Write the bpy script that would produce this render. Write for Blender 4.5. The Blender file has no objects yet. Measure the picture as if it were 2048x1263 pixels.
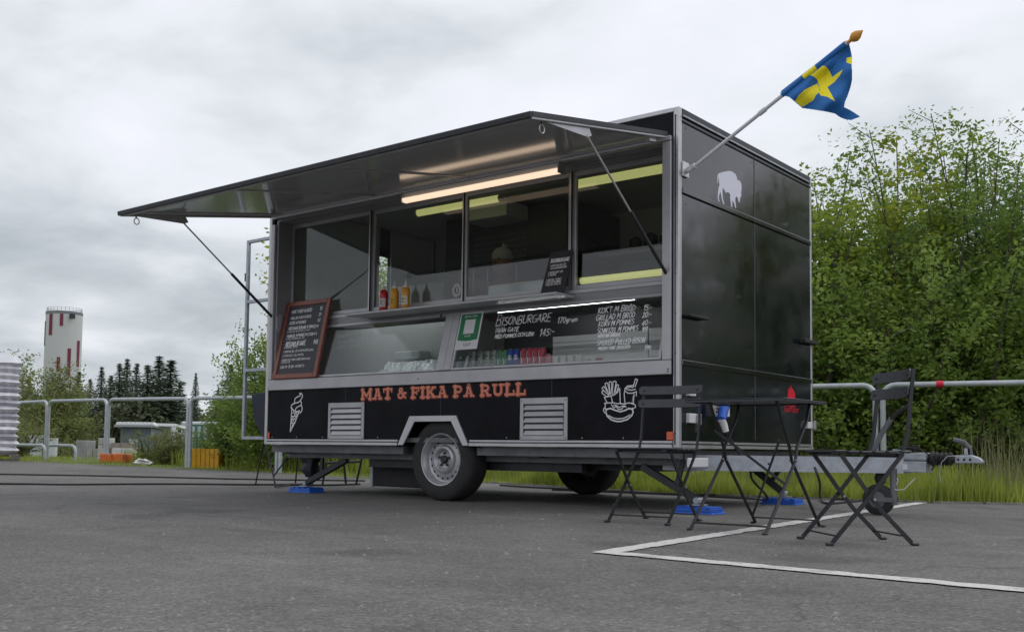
import bpy, bmesh, math, random
import numpy as np
from mathutils import Vector, Matrix, Euler
R = random.Random(7)
V = Vector
scene = bpy.context.scene
col = scene.collection
# ------------------------------------------------------------ camera
CAMP = V((3.16433049, -5.65573233, 0.39144657))
FPX, PITCH, ROLL, YAW = 2068.476, 0.0626446, 0.01137, -0.669994
F_ = V((math.sin(YAW)*math.cos(PITCH), math.cos(YAW)*math.cos(PITCH), math.sin(PITCH)))
R_ = V((math.cos(YAW), -math.sin(YAW), 0)); U_ = R_.cross(F_)
R2 = R_*math.cos(ROLL)+U_*math.sin(ROLL); U2 = -R_*math.sin(ROLL)+U_*math.cos(ROLL)
cam = bpy.data.cameras.new('camera'); camo = bpy.data.objects.new('camera', cam); col.objects.link(camo)
cam.sensor_width = 36; cam.sensor_fit = 'HORIZONTAL'; cam.lens = FPX/2048*36
cam.shift_y = 136.5/2048
cam.clip_start = .05; cam.clip_end = 3000
camo.matrix_world = Matrix(((R2.x, U2.x, -F_.x, CAMP.x), (R2.y, U2.y, -F_.y, CAMP.y), (R2.z, U2.z, -F_.z, CAMP.z), (0, 0, 0, 1)))
scene.camera = camo
# ------------------------------------------------------------ sky and sun
SUN_EL, SUN_AZ = math.radians(58), math.radians(35)
w = bpy.data.worlds.new('World'); scene.world = w; w.use_nodes = True
nt = w.node_tree; N = nt.nodes; L = nt.links; N.clear()
out = N.new('ShaderNodeOutputWorld'); bg = N.new('ShaderNodeBackground'); L.new(bg.outputs[0], out.inputs[0])
sky = N.new('ShaderNodeTexSky'); sky.sky_type = 'NISHITA'; sky.sun_disc = False
sky.sun_elevation = SUN_EL; sky.sun_rotation = SUN_AZ
tc = N.new('ShaderNodeTexCoord')
def vmath(op, a, b=None):
    n = N.new('ShaderNodeVectorMath'); n.operation = op
    for i, s in enumerate((a, b)):
        if s is None: continue
        if hasattr(s, 'is_output'): L.new(s, n.inputs[i])
        else: n.inputs[i].default_value = s
    return n
def wm(op, a, b=None, c=None):
    n = N.new('ShaderNodeMath'); n.operation = op
    for i, s in enumerate((a, b, c)):
        if s is None: continue
        if hasattr(s, 'is_output'): L.new(s, n.inputs[i])
        else: n.inputs[i].default_value = s
    return n.outputs[0]
sep = N.new('ShaderNodeSeparateXYZ'); L.new(tc.outputs['Generated'], sep.inputs[0])
zz = wm('MAXIMUM', sep.outputs[2], 0.0)
den = wm('ADD', zz, 0.22)
px_ = wm('DIVIDE', sep.outputs[0], den); py_ = wm('DIVIDE', sep.outputs[1], den)
comb = N.new('ShaderNodeCombineXYZ'); L.new(px_, comb.inputs[0]); L.new(py_, comb.inputs[1])
def noise(scale, det, rough, off, dist=0.0):
    m = vmath('ADD', comb.outputs[0], off)
    n = N.new('ShaderNodeTexNoise'); n.inputs['Scale'].default_value = scale; n.inputs['Detail'].default_value = det
    n.inputs['Roughness'].default_value = rough; n.inputs['Distortion'].default_value = dist
    L.new(m.outputs[0], n.inputs['Vector']); return n.outputs[0]
n1 = noise(0.9, 5, .5, (3.1, 1.7, 0)); n2 = noise(2.6, 6, .55, (7.7, .3, 0), .3)
# cloud thickness: brighter towards +x and upwards, as in the photo
g = wm('MULTIPLY_ADD', sep.outputs[0], .60, .68)
g = wm('MULTIPLY_ADD', zz, .75, g)
g = wm('MULTIPLY_ADD', wm('SUBTRACT', n1, .5), 2.0, g)
g = wm('MULTIPLY_ADD', wm('SUBTRACT', n2, .5), 1.0, g)
cr = N.new('ShaderNodeValToRGB'); L.new(g, cr.inputs[0])
e = cr.color_ramp.elements
e[0].position = 0.0; e[0].color = (.49, .535, .575, 1)
e[1].position = .85; e[1].color = (.97, .98, 1.08, 1)
m_ = e.new(.30); m_.color = (.66, .705, .75, 1)
m_ = e.new(.55); m_.color = (.87, .90, .95, 1)
ss = vmath('SCALE', sky.outputs[0]); ss.inputs['Scale'].default_value = .08
mx = N.new('ShaderNodeMix'); mx.data_type = 'RGBA'; mx.inputs[0].default_value = .94
L.new(ss.outputs[0], mx.inputs[6]); L.new(cr.outputs[0], mx.inputs[7])
L.new(mx.outputs[2], bg.inputs[0]); bg.inputs[1].default_value = 1.0
sun = bpy.data.lights.new('sun', 'SUN'); sun.energy = .9; sun.angle = math.radians(35); sun.color = (1, .97, .92)
suno = bpy.data.objects.new('sun', sun); col.objects.link(suno)
sd = V((math.sin(SUN_AZ)*math.cos(SUN_EL), math.cos(SUN_AZ)*math.cos(SUN_EL), math.sin(SUN_EL)))
suno.rotation_euler = (-sd).to_track_quat('-Z', 'Y').to_euler(); suno.location = (0, 0, 30)
vs = scene.view_settings; vs.view_transform = 'Standard'; vs.look = 'None'; vs.exposure = 0; vs.gamma = 1; vs.use_curve_mapping = False
scene.cycles.max_bounces = 8; scene.cycles.transparent_max_bounces = 24
try: scene.cycles.use_denoising = True
except Exception: pass
# ------------------------------------------------------------ helpers
def ray(u, v): return F_+R2*((u-1024)/FPX)-U2*((v-768)/FPX)
def hit(u, v, ax, c):
    d = ray(u, v); t = (c-CAMP[ax])/d[ax]; return CAMP+d*t
def dist(u, v, D): return CAMP+ray(u, v)*D
def gl(x): return .10*sm((-x-8)/9)
def sm(t): t = max(0, min(1, t)); return t*t*(3-2*t)
def fence_y(x):
    P = [(-60, 7.2), (-24, 4.9), (-16.34, 4.48), (-11.3, 4.2), (-9.0, 4.2), (-.62, 5.45), (1.9, 5.95), (6, 6.8), (60, 18)]
    for a, b in zip(P, P[1:]):
        if x <= b[0]: t = (x-a[0])/(b[0]-a[0]); return a[1]+t*(b[1]-a[1])
    return P[-1][1]
def gz(x, y):
    z = gl(x)
    d = y-fence_y(max(-60, min(60, x)))
    wl = sm((-x-5.5)/4)
    z += wl*(-1.3*sm((d-1.2)/5.0))
    r = math.hypot(x-3, y+5)
    if y > 6: z += sm((r-45)/60)*3.0*sm((y-6)/10)
    return z
def ghit(u, v):
    z = 0
    for _ in range(12):
        p = hit(u, v, 2, z); z = gl(p.x)
    return p
def link(o): col.objects.link(o); return o
def tag(o, label=None, cat=None, group=None, kind=None):
    if label: o['label'] = label
    if cat: o['category'] = cat
    if group: o['group'] = group
    if kind: o['kind'] = kind
    return o
def thing(name, label, cat, loc=(0, 0, 0), group=None):
    o = bpy.data.objects.new(name, None); o.location = loc; o.empty_display_size = .1; link(o)
    o['_m'] = 1; return tag(o, label, cat, group)
class MB:
    def __init__(s): s.v = []; s.f = []; s.m = []; s.k = 0; s.mi = 0
    def add(s, vs, fs):
        b = len(s.v); s.v += [tuple(p) for p in vs]; s.f += [tuple(b+i for i in f) for f in fs]; s.m += [s.mi]*len(fs); return s
    def box(s, x0, x1, y0, y1, z0, z1):
        vs = [(x, y, z) for z in (z0, z1) for y in (y0, y1) for x in (x0, x1)]
        return s.add(vs, [(0, 2, 3, 1), (4, 5, 7, 6), (0, 1, 5, 4), (2, 6, 7, 3), (0, 4, 6, 2), (1, 3, 7, 5)])
    def bar(s, a, b, wu, wv, up=(0, 0, 1)):
        a = V(a); b = V(b); d = (b-a).normalized(); u = V(up); u = (u-d*u.dot(d))
        if u.length < 1e-4: u = V((1, 0, 0)); u = u-d*u.dot(d)
        u.normalize(); r = d.cross(u); u = u*wu/2; r = r*wv/2
        vs = [p+q for p in (a, b) for q in (-u-r, u-r, u+r, -u+r)]
        return s.add(vs, [(0, 3, 2, 1), (4, 5, 6, 7), (0, 1, 5, 4), (1, 2, 6, 5), (2, 3, 7, 6), (3, 0, 4, 7)])
    def flat(s, pts, wu, wv, side):
        # flat bar swept along a polyline; wv across 'side' axis, wu in the plane of the path
        side = V(side).normalized(); P = [V(p) for p in pts]; n = len(P); rings = []
        for i, p in enumerate(P):
            t = V((0, 0, 0))
            if i > 0: t += (p-P[i-1]).normalized()
            if i < n-1: t += (P[i+1]-p).normalized()
            t.normalize(); u = side.cross(t).normalized()
            rings += [p+u*wu/2*a+side*wv/2*b for a, b in ((-1, -1), (1, -1), (1, 1), (-1, 1))]
        fs = [(0, 3, 2, 1), tuple((n-1)*4+i for i in range(4))]
        for i in range(n-1):
            for j in range(4): a = i*4+j; b = i*4+(j+1) % 4; fs.append((a, b, b+4, a+4))
        return s.add(rings, fs)
    def tube(s, pts, r, n=8, closed=False):
        P = [V(p) for p in pts]; m = len(P); vs = []; prev = None
        for i, p in enumerate(P):
            if closed: t = (P[(i+1) % m]-P[i-1]).normalized()
            else: t = ((P[min(i+1, m-1)]-P[max(i-1, 0)])).normalized()
            if prev is None:
                u = V((0, 0, 1)) if abs(t.z) < .9 else V((1, 0, 0))
            else: u = prev
            u = (u-t*u.dot(t)).normalized(); prev = u; q = t.cross(u)
            rr = r[i] if isinstance(r, (list, tuple)) else r
            vs += [p+u*rr*math.cos(a)+q*rr*math.sin(a) for a in [2*math.pi*k/n for k in range(n)]]
        fs = []
        for i in range(m if closed else m-1):
            for k in range(n):
                a = i*n+k; b = i*n+(k+1) % n; c = ((i+1) % m)*n
                fs.append((a, b, c+(k+1) % n, c+k))
        if not closed: fs += [tuple(reversed(range(n))), tuple((m-1)*n+k for k in range(n))]
        return s.add(vs, fs)
    def lathe(s, prof, o, ax=(0, 0, 1), n=24, caps=True):
        o = V(o); ax = V(ax).normalized(); u = V((1, 0, 0)) if abs(ax.x) < .9 else V((0, 0, 1))
        u = (u-ax*u.dot(ax)).normalized(); q = ax.cross(u); vs = []
        for r, h in prof: vs += [o+ax*h+(u*math.cos(2*math.pi*k/n)+q*math.sin(2*math.pi*k/n))*r for k in range(n)]
        fs = []
        for i in range(len(prof)-1):
            for k in range(n): a = i*n+k; b = i*n+(k+1) % n; fs.append((a, b, b+n, a+n))
        if caps and prof[0][0] > 1e-5: fs.append(tuple(reversed(range(n))))
        if caps and prof[-1][0] > 1e-5: fs.append(tuple((len(prof)-1)*n+k for k in range(n)))
        return s.add(vs, fs)
    def prism(s, pts, off):
        off = V(off); n = len(pts); P = [V(p) for p in pts]
        vs = P+[p+off for p in P]
        return s.add(vs, [tuple(range(n)), tuple(reversed(range(n, 2*n)))]+[(i, n+i, n+(i+1) % n, (i+1) % n) for i in range(n)])
    def build(s, name, mat, parent=None, smooth=False, bevel=0, seg=1):
        me = bpy.data.meshes.new(name); me.from_pydata(s.v, [], s.f)
        mats = mat if isinstance(mat, (list, tuple)) else [mat]
        for m in mats: me.materials.append(m)
        if len(mats) > 1: me.polygons.foreach_set('material_index', s.m)
        bm = bmesh.new(); bm.from_mesh(me); bmesh.ops.recalc_face_normals(bm, faces=bm.faces); bm.to_mesh(me); bm.free()
        if smooth:
            me.polygons.foreach_set('use_smooth', [True]*len(me.polygons))
            try: me.set_sharp_from_angle(angle=math.radians(40))
            except Exception: pass
        o = link(bpy.data.objects.new(name, me))
        if parent is not None: adopt(o, parent)
        if bevel:
            b = o.modifiers.new('bevel', 'BEVEL'); b.width = bevel; b.segments = seg; b.limit_method = 'ANGLE'; b.angle_limit = math.radians(40)
        return o
def wmat(o):
    m = Matrix.Translation(o.location) @ o.rotation_euler.to_matrix().to_4x4()
    return m
def adopt(o, parent):
    o.parent = parent
    if parent.type == 'EMPTY': o.matrix_parent_inverse = wmat(parent).inverted()
def copy_tree(o, parent=None):
    c = o.copy(); col.objects.link(c)
    if parent: c.parent = parent; c.matrix_parent_inverse = o.matrix_parent_inverse.copy()
    for ch in [q for q in list(scene.objects) if q.parent == o]: copy_tree(ch, c)
    return c
# ------------------------------------------------------------ materials
def mat(name, c, rough=.5, metal=0, bump=0, bscale=50, var=0, vscale=3, emit=None, es=0, spec=.5, trans=0, coat=0, rvar=0):
    m = bpy.data.materials.new(name); m.use_nodes = True; t = m.node_tree; b = t.nodes['Principled BSDF']
    b.inputs['Base Color'].default_value = (*c, 1); b.inputs['Roughness'].default_value = rough; b.inputs['Metallic'].default_value = metal
    b.inputs['Specular IOR Level'].default_value = spec; b.inputs['Coat Weight'].default_value = coat
    if emit: b.inputs['Emission Color'].default_value = (*emit, 1); b.inputs['Emission Strength'].default_value = es
    if trans: b.inputs['Transmission Weight'].default_value = trans
    co = t.nodes.new('ShaderNodeTexCoord')
    if var:
        n = t.nodes.new('ShaderNodeTexNoise'); n.inputs['Scale'].default_value = vscale; n.inputs['Detail'].default_value = 6; n.inputs['Roughness'].default_value = .65
        t.links.new(co.outputs['Object'], n.inputs['Vector'])
        r = t.nodes.new('ShaderNodeMapRange'); r.inputs[1].default_value = .3; r.inputs[2].default_value = .7; r.inputs[3].default_value = 1-var; r.inputs[4].default_value = 1+var
        t.links.new(n.outputs[0], r.inputs[0])
        h = t.nodes.new('ShaderNodeVectorMath'); h.operation = 'SCALE'; h.inputs[0].default_value = c; t.links.new(r.outputs[0], h.inputs['Scale'])
        t.links.new(h.outputs[0], b.inputs['Base Color'])
    if rvar:
        n = t.nodes.new('ShaderNodeTexNoise'); n.inputs['Scale'].default_value = vscale*2.3; n.inputs['Detail'].default_value = 5
        t.links.new(co.outputs['Object'], n.inputs['Vector'])
        r = t.nodes.new('ShaderNodeMapRange'); r.inputs[1].default_value = .3; r.inputs[2].default_value = .7; r.inputs[3].default_value = max(.02, rough-rvar); r.inputs[4].default_value = rough+rvar
        t.links.new(n.outputs[0], r.inputs[0]); t.links.new(r.outputs[0], b.inputs['Roughness'])
    if bump:
        n = t.nodes.new('ShaderNodeTexNoise'); n.inputs['Scale'].default_value = bscale; n.inputs['Detail'].default_value = 4
        t.links.new(co.outputs['Object'], n.inputs['Vector'])
        k = t.nodes.new('ShaderNodeBump'); k.inputs['Strength'].default_value = bump; k.inputs['Distance'].default_value = .01
        t.links.new(n.outputs[0], k.inputs['Height']); t.links.new(k.outputs[0], b.inputs['Normal'])
    return m
def glassmat(name, tint=(.9, .93, .92), k=1.0, absorb=0.0):
    m = bpy.data.materials.new(name); m.use_nodes = True; t = m.node_tree; t.nodes.clear()
    o = t.nodes.new('ShaderNodeOutputMaterial'); x = t.nodes.new('ShaderNodeMixShader'); f = t.nodes.new('ShaderNodeFresnel'); f.inputs[0].default_value = 1.5
    ge = t.nodes.new('ShaderNodeNewGeometry'); mrn = t.nodes.new('ShaderNodeMapRange'); mrn.inputs[3].default_value = 1.5; mrn.inputs[4].default_value = 1/1.5; t.links.new(ge.outputs['Backfacing'], mrn.inputs[0]); t.links.new(mrn.outputs[0], f.inputs[0])
    a = t.nodes.new('ShaderNodeBsdfTransparent'); a.inputs[0].default_value = (*tint, 1); gl = t.nodes.new('ShaderNodeBsdfGlossy'); gl.inputs['Roughness'].default_value = .01
    t.links.new(f.outputs[0], x.inputs[0]); t.links.new(a.outputs[0], x.inputs[1]); t.links.new(gl.outputs[0], x.inputs[2]); t.links.new(x.outputs[0], o.inputs[0])
    return m
def leafmat(name, c1, c2, trans=.35, nscale=.8):
    m = bpy.data.materials.new(name); m.use_nodes = True; t = m.node_tree; t.nodes.clear()
    o = t.nodes.new('ShaderNodeOutputMaterial'); ge = t.nodes.new('ShaderNodeNewGeometry')
    co = t.nodes.new('ShaderNodeTexCoord'); n = t.nodes.new('ShaderNodeTexNoise'); n.inputs['Scale'].default_value = nscale; n.inputs['Detail'].default_value = 3
    t.links.new(co.outputs['Object'], n.inputs['Vector'])
    ad = t.nodes.new('ShaderNodeMath'); ad.operation = 'MULTIPLY_ADD'; ad.inputs[1].default_value = .45; t.links.new(ge.outputs['Random Per Island'], ad.inputs[0])
    mr = t.nodes.new('ShaderNodeMapRange'); mr.inputs[1].default_value = .35; mr.inputs[2].default_value = .65; mr.inputs[3].default_value = 0; mr.inputs[4].default_value = .55
    t.links.new(n.outputs[0], mr.inputs[0]); t.links.new(mr.outputs[0], ad.inputs[2])
    r = t.nodes.new('ShaderNodeValToRGB'); r.color_ramp.elements[0].color = (*c1, 1); r.color_ramp.elements[1].color = (*c2, 1); t.links.new(ad.outputs[0], r.inputs[0])
    b = t.nodes.new('ShaderNodeBsdfPrincipled'); b.inputs['Roughness'].default_value = .5; b.inputs['Specular IOR Level'].default_value = .35
    tr = t.nodes.new('ShaderNodeBsdfTranslucent'); x = t.nodes.new('ShaderNodeMixShader'); x.inputs[0].default_value = trans
    t.links.new(r.outputs[0], b.inputs['Base Color']); t.links.new(r.outputs[0], tr.inputs[0])
    t.links.new(b.outputs[0], x.inputs[1]); t.links.new(tr.outputs[0], x.inputs[2]); t.links.new(x.outputs[0], o.inputs[0])
    return m
M = {}
M['vinyl'] = mat('black_vinyl', (.010, .010, .013), .40, bump=.10, bscale=6, rvar=.12, vscale=3, spec=.08, var=.45)
M['vinyl_front'] = mat('black_vinyl_gloss', (.006, .008, .012), .125, bump=.22, bscale=2.0, rvar=.07, vscale=2.2, spec=.85)
M['alu'] = mat('brushed_aluminium', (.50, .50, .51), .42, metal=.75, bump=.05, bscale=60, var=.10, vscale=7)
M['alu_white'] = mat('anodised_frame', (.42, .42, .43), .42, metal=.3, bump=.04, bscale=40, var=.12, vscale=5)
M['grey_lam'] = mat('grey_laminate', (.46, .46, .46), .09, var=.06, vscale=3, spec=.4)
M['reveal'] = mat('reveal_grey', (.22, .22, .225), .3, var=.10, vscale=4)
M['dark_metal'] = mat('dark_metal', (.03, .032, .036), .45, metal=.3, var=.3, vscale=9)
M['black_rubber'] = mat('black_rubber', (.018, .018, .018), .75, var=.25, vscale=20, bump=.2, bscale=90)
M['tyre'] = mat('tyre_rubber', (.022, .022, .022), .8, var=.3, vscale=14, bump=.15, bscale=70)
M['rim'] = mat('painted_steel_rim', (.42, .42, .43), .42, metal=.45, var=.18, vscale=14)
M['chassis'] = mat('chassis_steel', (.13, .135, .14), .5, metal=.4, var=.3, vscale=8)
M['galv'] = mat('galvanised_steel', (.36, .39, .42), .42, metal=.5, var=.22, vscale=18, bump=.05, bscale=50)
M['fence'] = mat('galvanised_rail', (.40, .44, .45), .5, metal=.35, var=.15, vscale=10)
M['black_paint'] = mat('black_powder_coat', (.016, .017, .021), .38, bump=.05, bscale=200, var=.2, vscale=20)
M['slat_paint'] = mat('charcoal_powder_coat', (.035, .038, .045), .42, var=.2, vscale=12)
M['blue'] = mat('blue_plastic', (.015, .10, .46), .5, var=.3, vscale=20, bump=.1, bscale=60)
M['orange_lens'] = mat('orange_lens', (.62, .10, .02), .2, spec=.7)
M['white_plastic'] = mat('white_plastic', (.62, .62, .62), .4, var=.08)
M['chalk'] = mat('chalk_white', (.78, .78, .78), .8)
M['decal'] = mat('white_decal', (.72, .72, .74), .5)
M['salmon'] = mat('salmon_decal', (.66, .21, .12), .5)
M['dred'] = mat('dark_red_decal', (.22, .03, .02), .5)
M['red_decal'] = mat('red_decal', (.62, .01, .035), .45)
M['lav'] = mat('pale_decal', (.66, .67, .76), .5)
M['wood'] = mat('mahogany_frame', (.20, .055, .032), .42, var=.3, vscale=30)
M['slate'] = mat('chalkboard_black', (.022, .022, .03), .55, var=.3, vscale=12)
M['glass'] = glassmat('window_glass', (.80, .83, .82))
M['caseglass'] = glassmat('case_glass', (.88, .89, .885))
M['inner'] = mat('inner_white_laminate', (.68, .68, .66), .35, var=.08)
M['inner_dark'] = mat('inner_dark_steel', (.07, .07, .072), .35, metal=.3, var=.2)
M['steel'] = mat('stainless_steel', (.45, .46, .46), .28, metal=.8, var=.08)
M['casebg'] = mat('case_back_panel', (.29, .30, .295), .4, var=.06)
M['warmlamp'] = mat('warm_tube', (.9, .85, .7), .4, emit=(1, .735, .52), es=.98)
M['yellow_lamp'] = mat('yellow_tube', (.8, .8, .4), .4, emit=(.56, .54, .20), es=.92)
M['coldlamp'] = mat('cold_tube', (.9, .95, 1), .4, emit=(.92, .98, 1), es=10)
M['foil'] = mat('foil', (.72, .78, .77), .3, metal=.75, bump=.8, bscale=14)
M['skin'] = mat('skin', (.42, .24, .17), .5)
M['cloth_w'] = mat('white_cloth', (.55, .55, .55), .8, bump=.3, bscale=40)
M['flagblue'] = mat('flag_blue', (.014, .14, .42), .7, var=.1, bump=.2, bscale=120)
M['flagyellow'] = mat('flag_yellow', (.92, .80, .02), .7, var=.08, bump=.2, bscale=120)
M['gold'] = mat('varnished_finial', (.60, .28, .03), .3)
M['pole'] = mat('white_pole', (.55, .56, .58), .35)
# ------------------------------------------------------------ ground
def asphalt():
    m = bpy.data.materials.new('asphalt'); m.use_nodes = True; t = m.node_tree; nn = t.nodes; b = nn['Principled BSDF']
    co = nn.new('ShaderNodeTexCoord')
    def no(s, d, r=.6): n = nn.new('ShaderNodeTexNoise'); n.inputs['Scale'].default_value = s; n.inputs['Detail'].default_value = d; n.inputs['Roughness'].default_value = r; t.links.new(co.outputs['Object'], n.inputs['Vector']); return n.outputs[0]
    def ma(op, a, b_=None, c=None):
        n = nn.new('ShaderNodeMath'); n.operation = op
        for i, s in enumerate((a, b_, c)):
            if s is None: continue
            if hasattr(s, 'is_output'): t.links.new(s, n.inputs[i])
            else: n.inputs[i].default_value = s
        return n.outputs[0]
    def mr(x, a, b_, c, d): n = nn.new('ShaderNodeMapRange'); [n.inputs[i+1].__setattr__('default_value', q) for i, q in enumerate((a, b_, c, d))]; t.links.new(x, n.inputs[0]); return n.outputs[0]
    vo = nn.new('ShaderNodeTexVoronoi'); vo.inputs['Scale'].default_value = 120; t.links.new(co.outputs['Object'], vo.inputs['Vector'])
    sx = nn.new('ShaderNodeSeparateColor'); t.links.new(vo.outputs['Color'], sx.inputs[0])
    st = mr(sx.outputs[0], 0, 1, .72, 1.28)
    st2 = mr(sx.outputs[1], .90, .97, 0, .55)
    big = mr(no(.55, 6), .33, .67, .80, 1.14); mid = mr(no(5, 5), .35, .65, .92, 1.07); fine = mr(no(330, 2), .3, .7, .72, 1.28)
    f = ma('MULTIPLY', ma('MULTIPLY', ma('ADD', st, st2), big), ma('MULTIPLY', mid, fine))
    # polished, paler scuff bands and a few hairline cracks
    mp = nn.new('ShaderNodeMapping'); mp.inputs['Scale'].default_value = (.5, 3.2, 1); mp.inputs['Rotation'].default_value = (0, 0, .5); t.links.new(co.outputs['Object'], mp.inputs[0])
    sn = nn.new('ShaderNodeTexNoise'); sn.inputs['Scale'].default_value = .9; sn.inputs['Detail'].default_value = 6; t.links.new(mp.outputs[0], sn.inputs['Vector'])
    f = ma('MULTIPLY', f, mr(sn.outputs[0], .55, .72, 1, 1.22))
    wv = nn.new('ShaderNodeTexVoronoi'); wv.feature = 'DISTANCE_TO_EDGE'; wv.inputs['Scale'].default_value = .22
    nv = nn.new('ShaderNodeTexNoise'); nv.inputs['Scale'].default_value = 1.8; nv.inputs['Detail'].default_value = 5; t.links.new(co.outputs['Object'], nv.inputs['Vector'])
    av = nn.new('ShaderNodeVectorMath'); av.operation = 'MULTIPLY_ADD'; av.inputs[1].default_value = (.9, .9, 0); t.links.new(nv.outputs['Color'], av.inputs[0]); t.links.new(co.outputs['Object'], av.inputs[2]); t.links.new(av.outputs[0], wv.inputs['Vector'])
    ck = mr(wv.outputs['Distance'], .0004, .0018, .74, 1.0); f = ma('MULTIPLY', f, ck)
    # dark stains
    stn = mr(no(1.3, 3, .4), .60, .68, 1, .76); f = ma('MULTIPLY', f, stn)
    sc = nn.new('ShaderNodeVectorMath'); sc.operation = 'SCALE'; sc.inputs[0].default_value = (.139, .137, .129); t.links.new(f, sc.inputs['Scale'])
    t.links.new(sc.outputs[0], b.inputs['Base Color']); b.inputs['Roughness'].default_value = .88; b.inputs['Specular IOR Level'].default_value = .25
    bp = nn.new('ShaderNodeBump'); bp.inputs['Strength'].default_value = .9; bp.inputs['Distance'].default_value = .004
    hh = ma('ADD', ma('MULTIPLY', vo.outputs['Distance'], -1.0), ma('MULTIPLY', no(200, 3), .6)); t.links.new(hh, bp.inputs['Height']); t.links.new(bp.outputs[0], b.inputs['Normal'])
    return m
M['asphalt'] = asphalt()
def soil():
    m = mat('grassy_soil', (.085, .115, .035), .9, var=.45, vscale=1.2, bump=.6, bscale=25); return m
M['soil'] = soil()
M['paint'] = mat('road_paint', (.56, .56, .53), .8, bump=.5, bscale=160)
def wear(m):
    t = m.node_tree; b = t.nodes['Principled BSDF']; co = t.nodes.new('ShaderNodeTexCoord'); k = None
    for s_, d, lo, hi in ((170, 2, .30, .40), (26, 5, .30, .42), (4, 4, .22, .40)):
        n = t.nodes.new('ShaderNodeTexNoise'); n.inputs['Scale'].default_value = s_; n.inputs['Detail'].default_value = d; t.links.new(co.outputs['Object'], n.inputs['Vector'])
        r = t.nodes.new('ShaderNodeMapRange'); r.inputs[1].default_value = lo; r.inputs[2].default_value = hi; r.inputs[3].default_value = .25; t.links.new(n.outputs[0], r.inputs[0])
        if k is None: k = r.outputs[0]
        else: q = t.nodes.new('ShaderNodeMath'); q.operation = 'MULTIPLY'; t.links.new(k, q.inputs[0]); t.links.new(r.outputs[0], q.inputs[1]); k = q.outputs[0]
    x = t.nodes.new('ShaderNodeMix'); x.data_type = 'RGBA'; x.inputs[6].default_value = (.14, .14, .13, 1); x.inputs[7].default_value = (.56, .56, .53, 1); t.links.new(k, x.inputs[0]); t.links.new(x.outputs[2], b.inputs['Base Color'])
wear(M['paint'])
M['kerb'] = mat('edge_stone', (.20, .20, .17), .9, var=.4, vscale=9, bump=.4, bscale=60)
def grid_axis(lo, hi, c, step, grow):
    a = [c]; s = step
    while a[-1] < hi: a.append(a[-1]+s); s *= grow if abs(a[-1]-c) > 25 else 1
    b = [c]; s = step
    while b[-1] > lo: b.append(b[-1]-s); s *= grow if abs(b[-1]-c) > 25 else 1
    return sorted(set(b+a))
gx = grid_axis(-900, 900, -6, .8, 1.22); gy = grid_axis(-900, 1200, 6, .6, 1.22)
edge = [(-200, 30), (-60, 9.3), (-27, 5.9)]+[(ghit(u, v).x, ghit(u, v).y) for u, v in [(0, 921), (222, 930), (370, 938), (500, 942), (720, 955)]]+[(-4.2, 3.45), (-1.75, 2.62), (-.75, 2.60), (.6, 2.83), (1.27, 3.18), (3, 3.7), (8, 5.2), (40, 14), (200, 60)]
def edge_y(x):
    for a, b in zip(edge, edge[1:]):
        if x <= b[0]: t = (x-a[0])/(b[0]-a[0]); return a[1]+t*(b[1]-a[1])
    return edge[-1][1]
vs_ = []; 
for y in gy:
    for x in gx:
        on = y < edge_y(x)
        vs_.append((x, y, gz(x, y)-(.03 if on else .0)))
nx = len(gx)
fs_ = [(j*nx+i, j*nx+i+1, (j+1)*nx+i+1, (j+1)*nx+i) for j in range(len(gy)-1) for i in range(nx-1)]
g_ = MB(); g_.add(vs_, fs_); tag(g_.build('ground', M['soil'], smooth=True), kind='structure')
# asphalt sheet: columns of strips from far behind the camera up to the wobbling edge
xs = sorted(set([-200, -120, -60, -40, 40, 80, 200]+[round(-27+i*.35, 3) for i in range(0, 160)]))
rows = 14; av = []; af = []
for i, x in enumerate(xs):
    ye = edge_y(x)+(math.sin(x*2.1)*.04+math.sin(x*5.3+1)*.03+math.sin(x*13.7)*.015 if -27 < x < 20 else 0)
    for k in range(rows):
        t = k/(rows-1); y = ye-(1-t)**2*(200+ye); av.append((x, y, gl(x)+.004))
for i in range(len(xs)-1):
    for k in range(rows-1): a = i*rows+k; af.append((a, a+rows, a+rows+1, a+1))
g_ = MB(); g_.add(av, af); tag(g_.build('asphalt_lot', M['asphalt'], smooth=True), kind='structure')
# painted bay lines, worn edges
def line(a, b, wd, n, z=.008):
    a = V((*a, 0)); b = V((*b, 0)); d = (b-a).normalized(); q = V((-d.y, d.x, 0)); mb = MB(); vs = []; fs = []
    for i in range(n+1):
        p = a.lerp(b, i/n); j1 = R.uniform(-.007, .004)-(.012 if R.random() < .08 else 0); j2 = R.uniform(-.007, .004)-(.012 if R.random() < .08 else 0)
        for s_, j in ((-1, j1), (1, j2)): pp = p+q*(wd/2+j)*s_; vs.append((pp.x, pp.y, gz(pp.x, min(pp.y, 2))+z))
    fs = [(2*i, 2*i+1, 2*i+3, 2*i+2) for i in range(n)]
    mb.add(vs, fs); return mb
tag(line((1.0, -2.38), (.60, 2.85), .10, 120).build('parking_line', M['paint']), kind='structure')
tag(line((1.02, -2.34), (9.0, -2.70), .10, 160, .0085).build('parking_line', M['paint']), kind='structure')
# narrow stone edge along the lot, right of the drop
mb = MB(); ks = [x for x in xs if -6.5 < x < 8]
for a, b in zip(ks, ks[1:]):
    ya, yb = edge_y(a)+.03, edge_y(b)+.03
    if R.random() < .8: mb.bar((a+.01, ya, .004), (b-.01, yb, .004), .03, .06)
tag(mb.build('lot_edging', M['kerb']), kind='structure')
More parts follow.
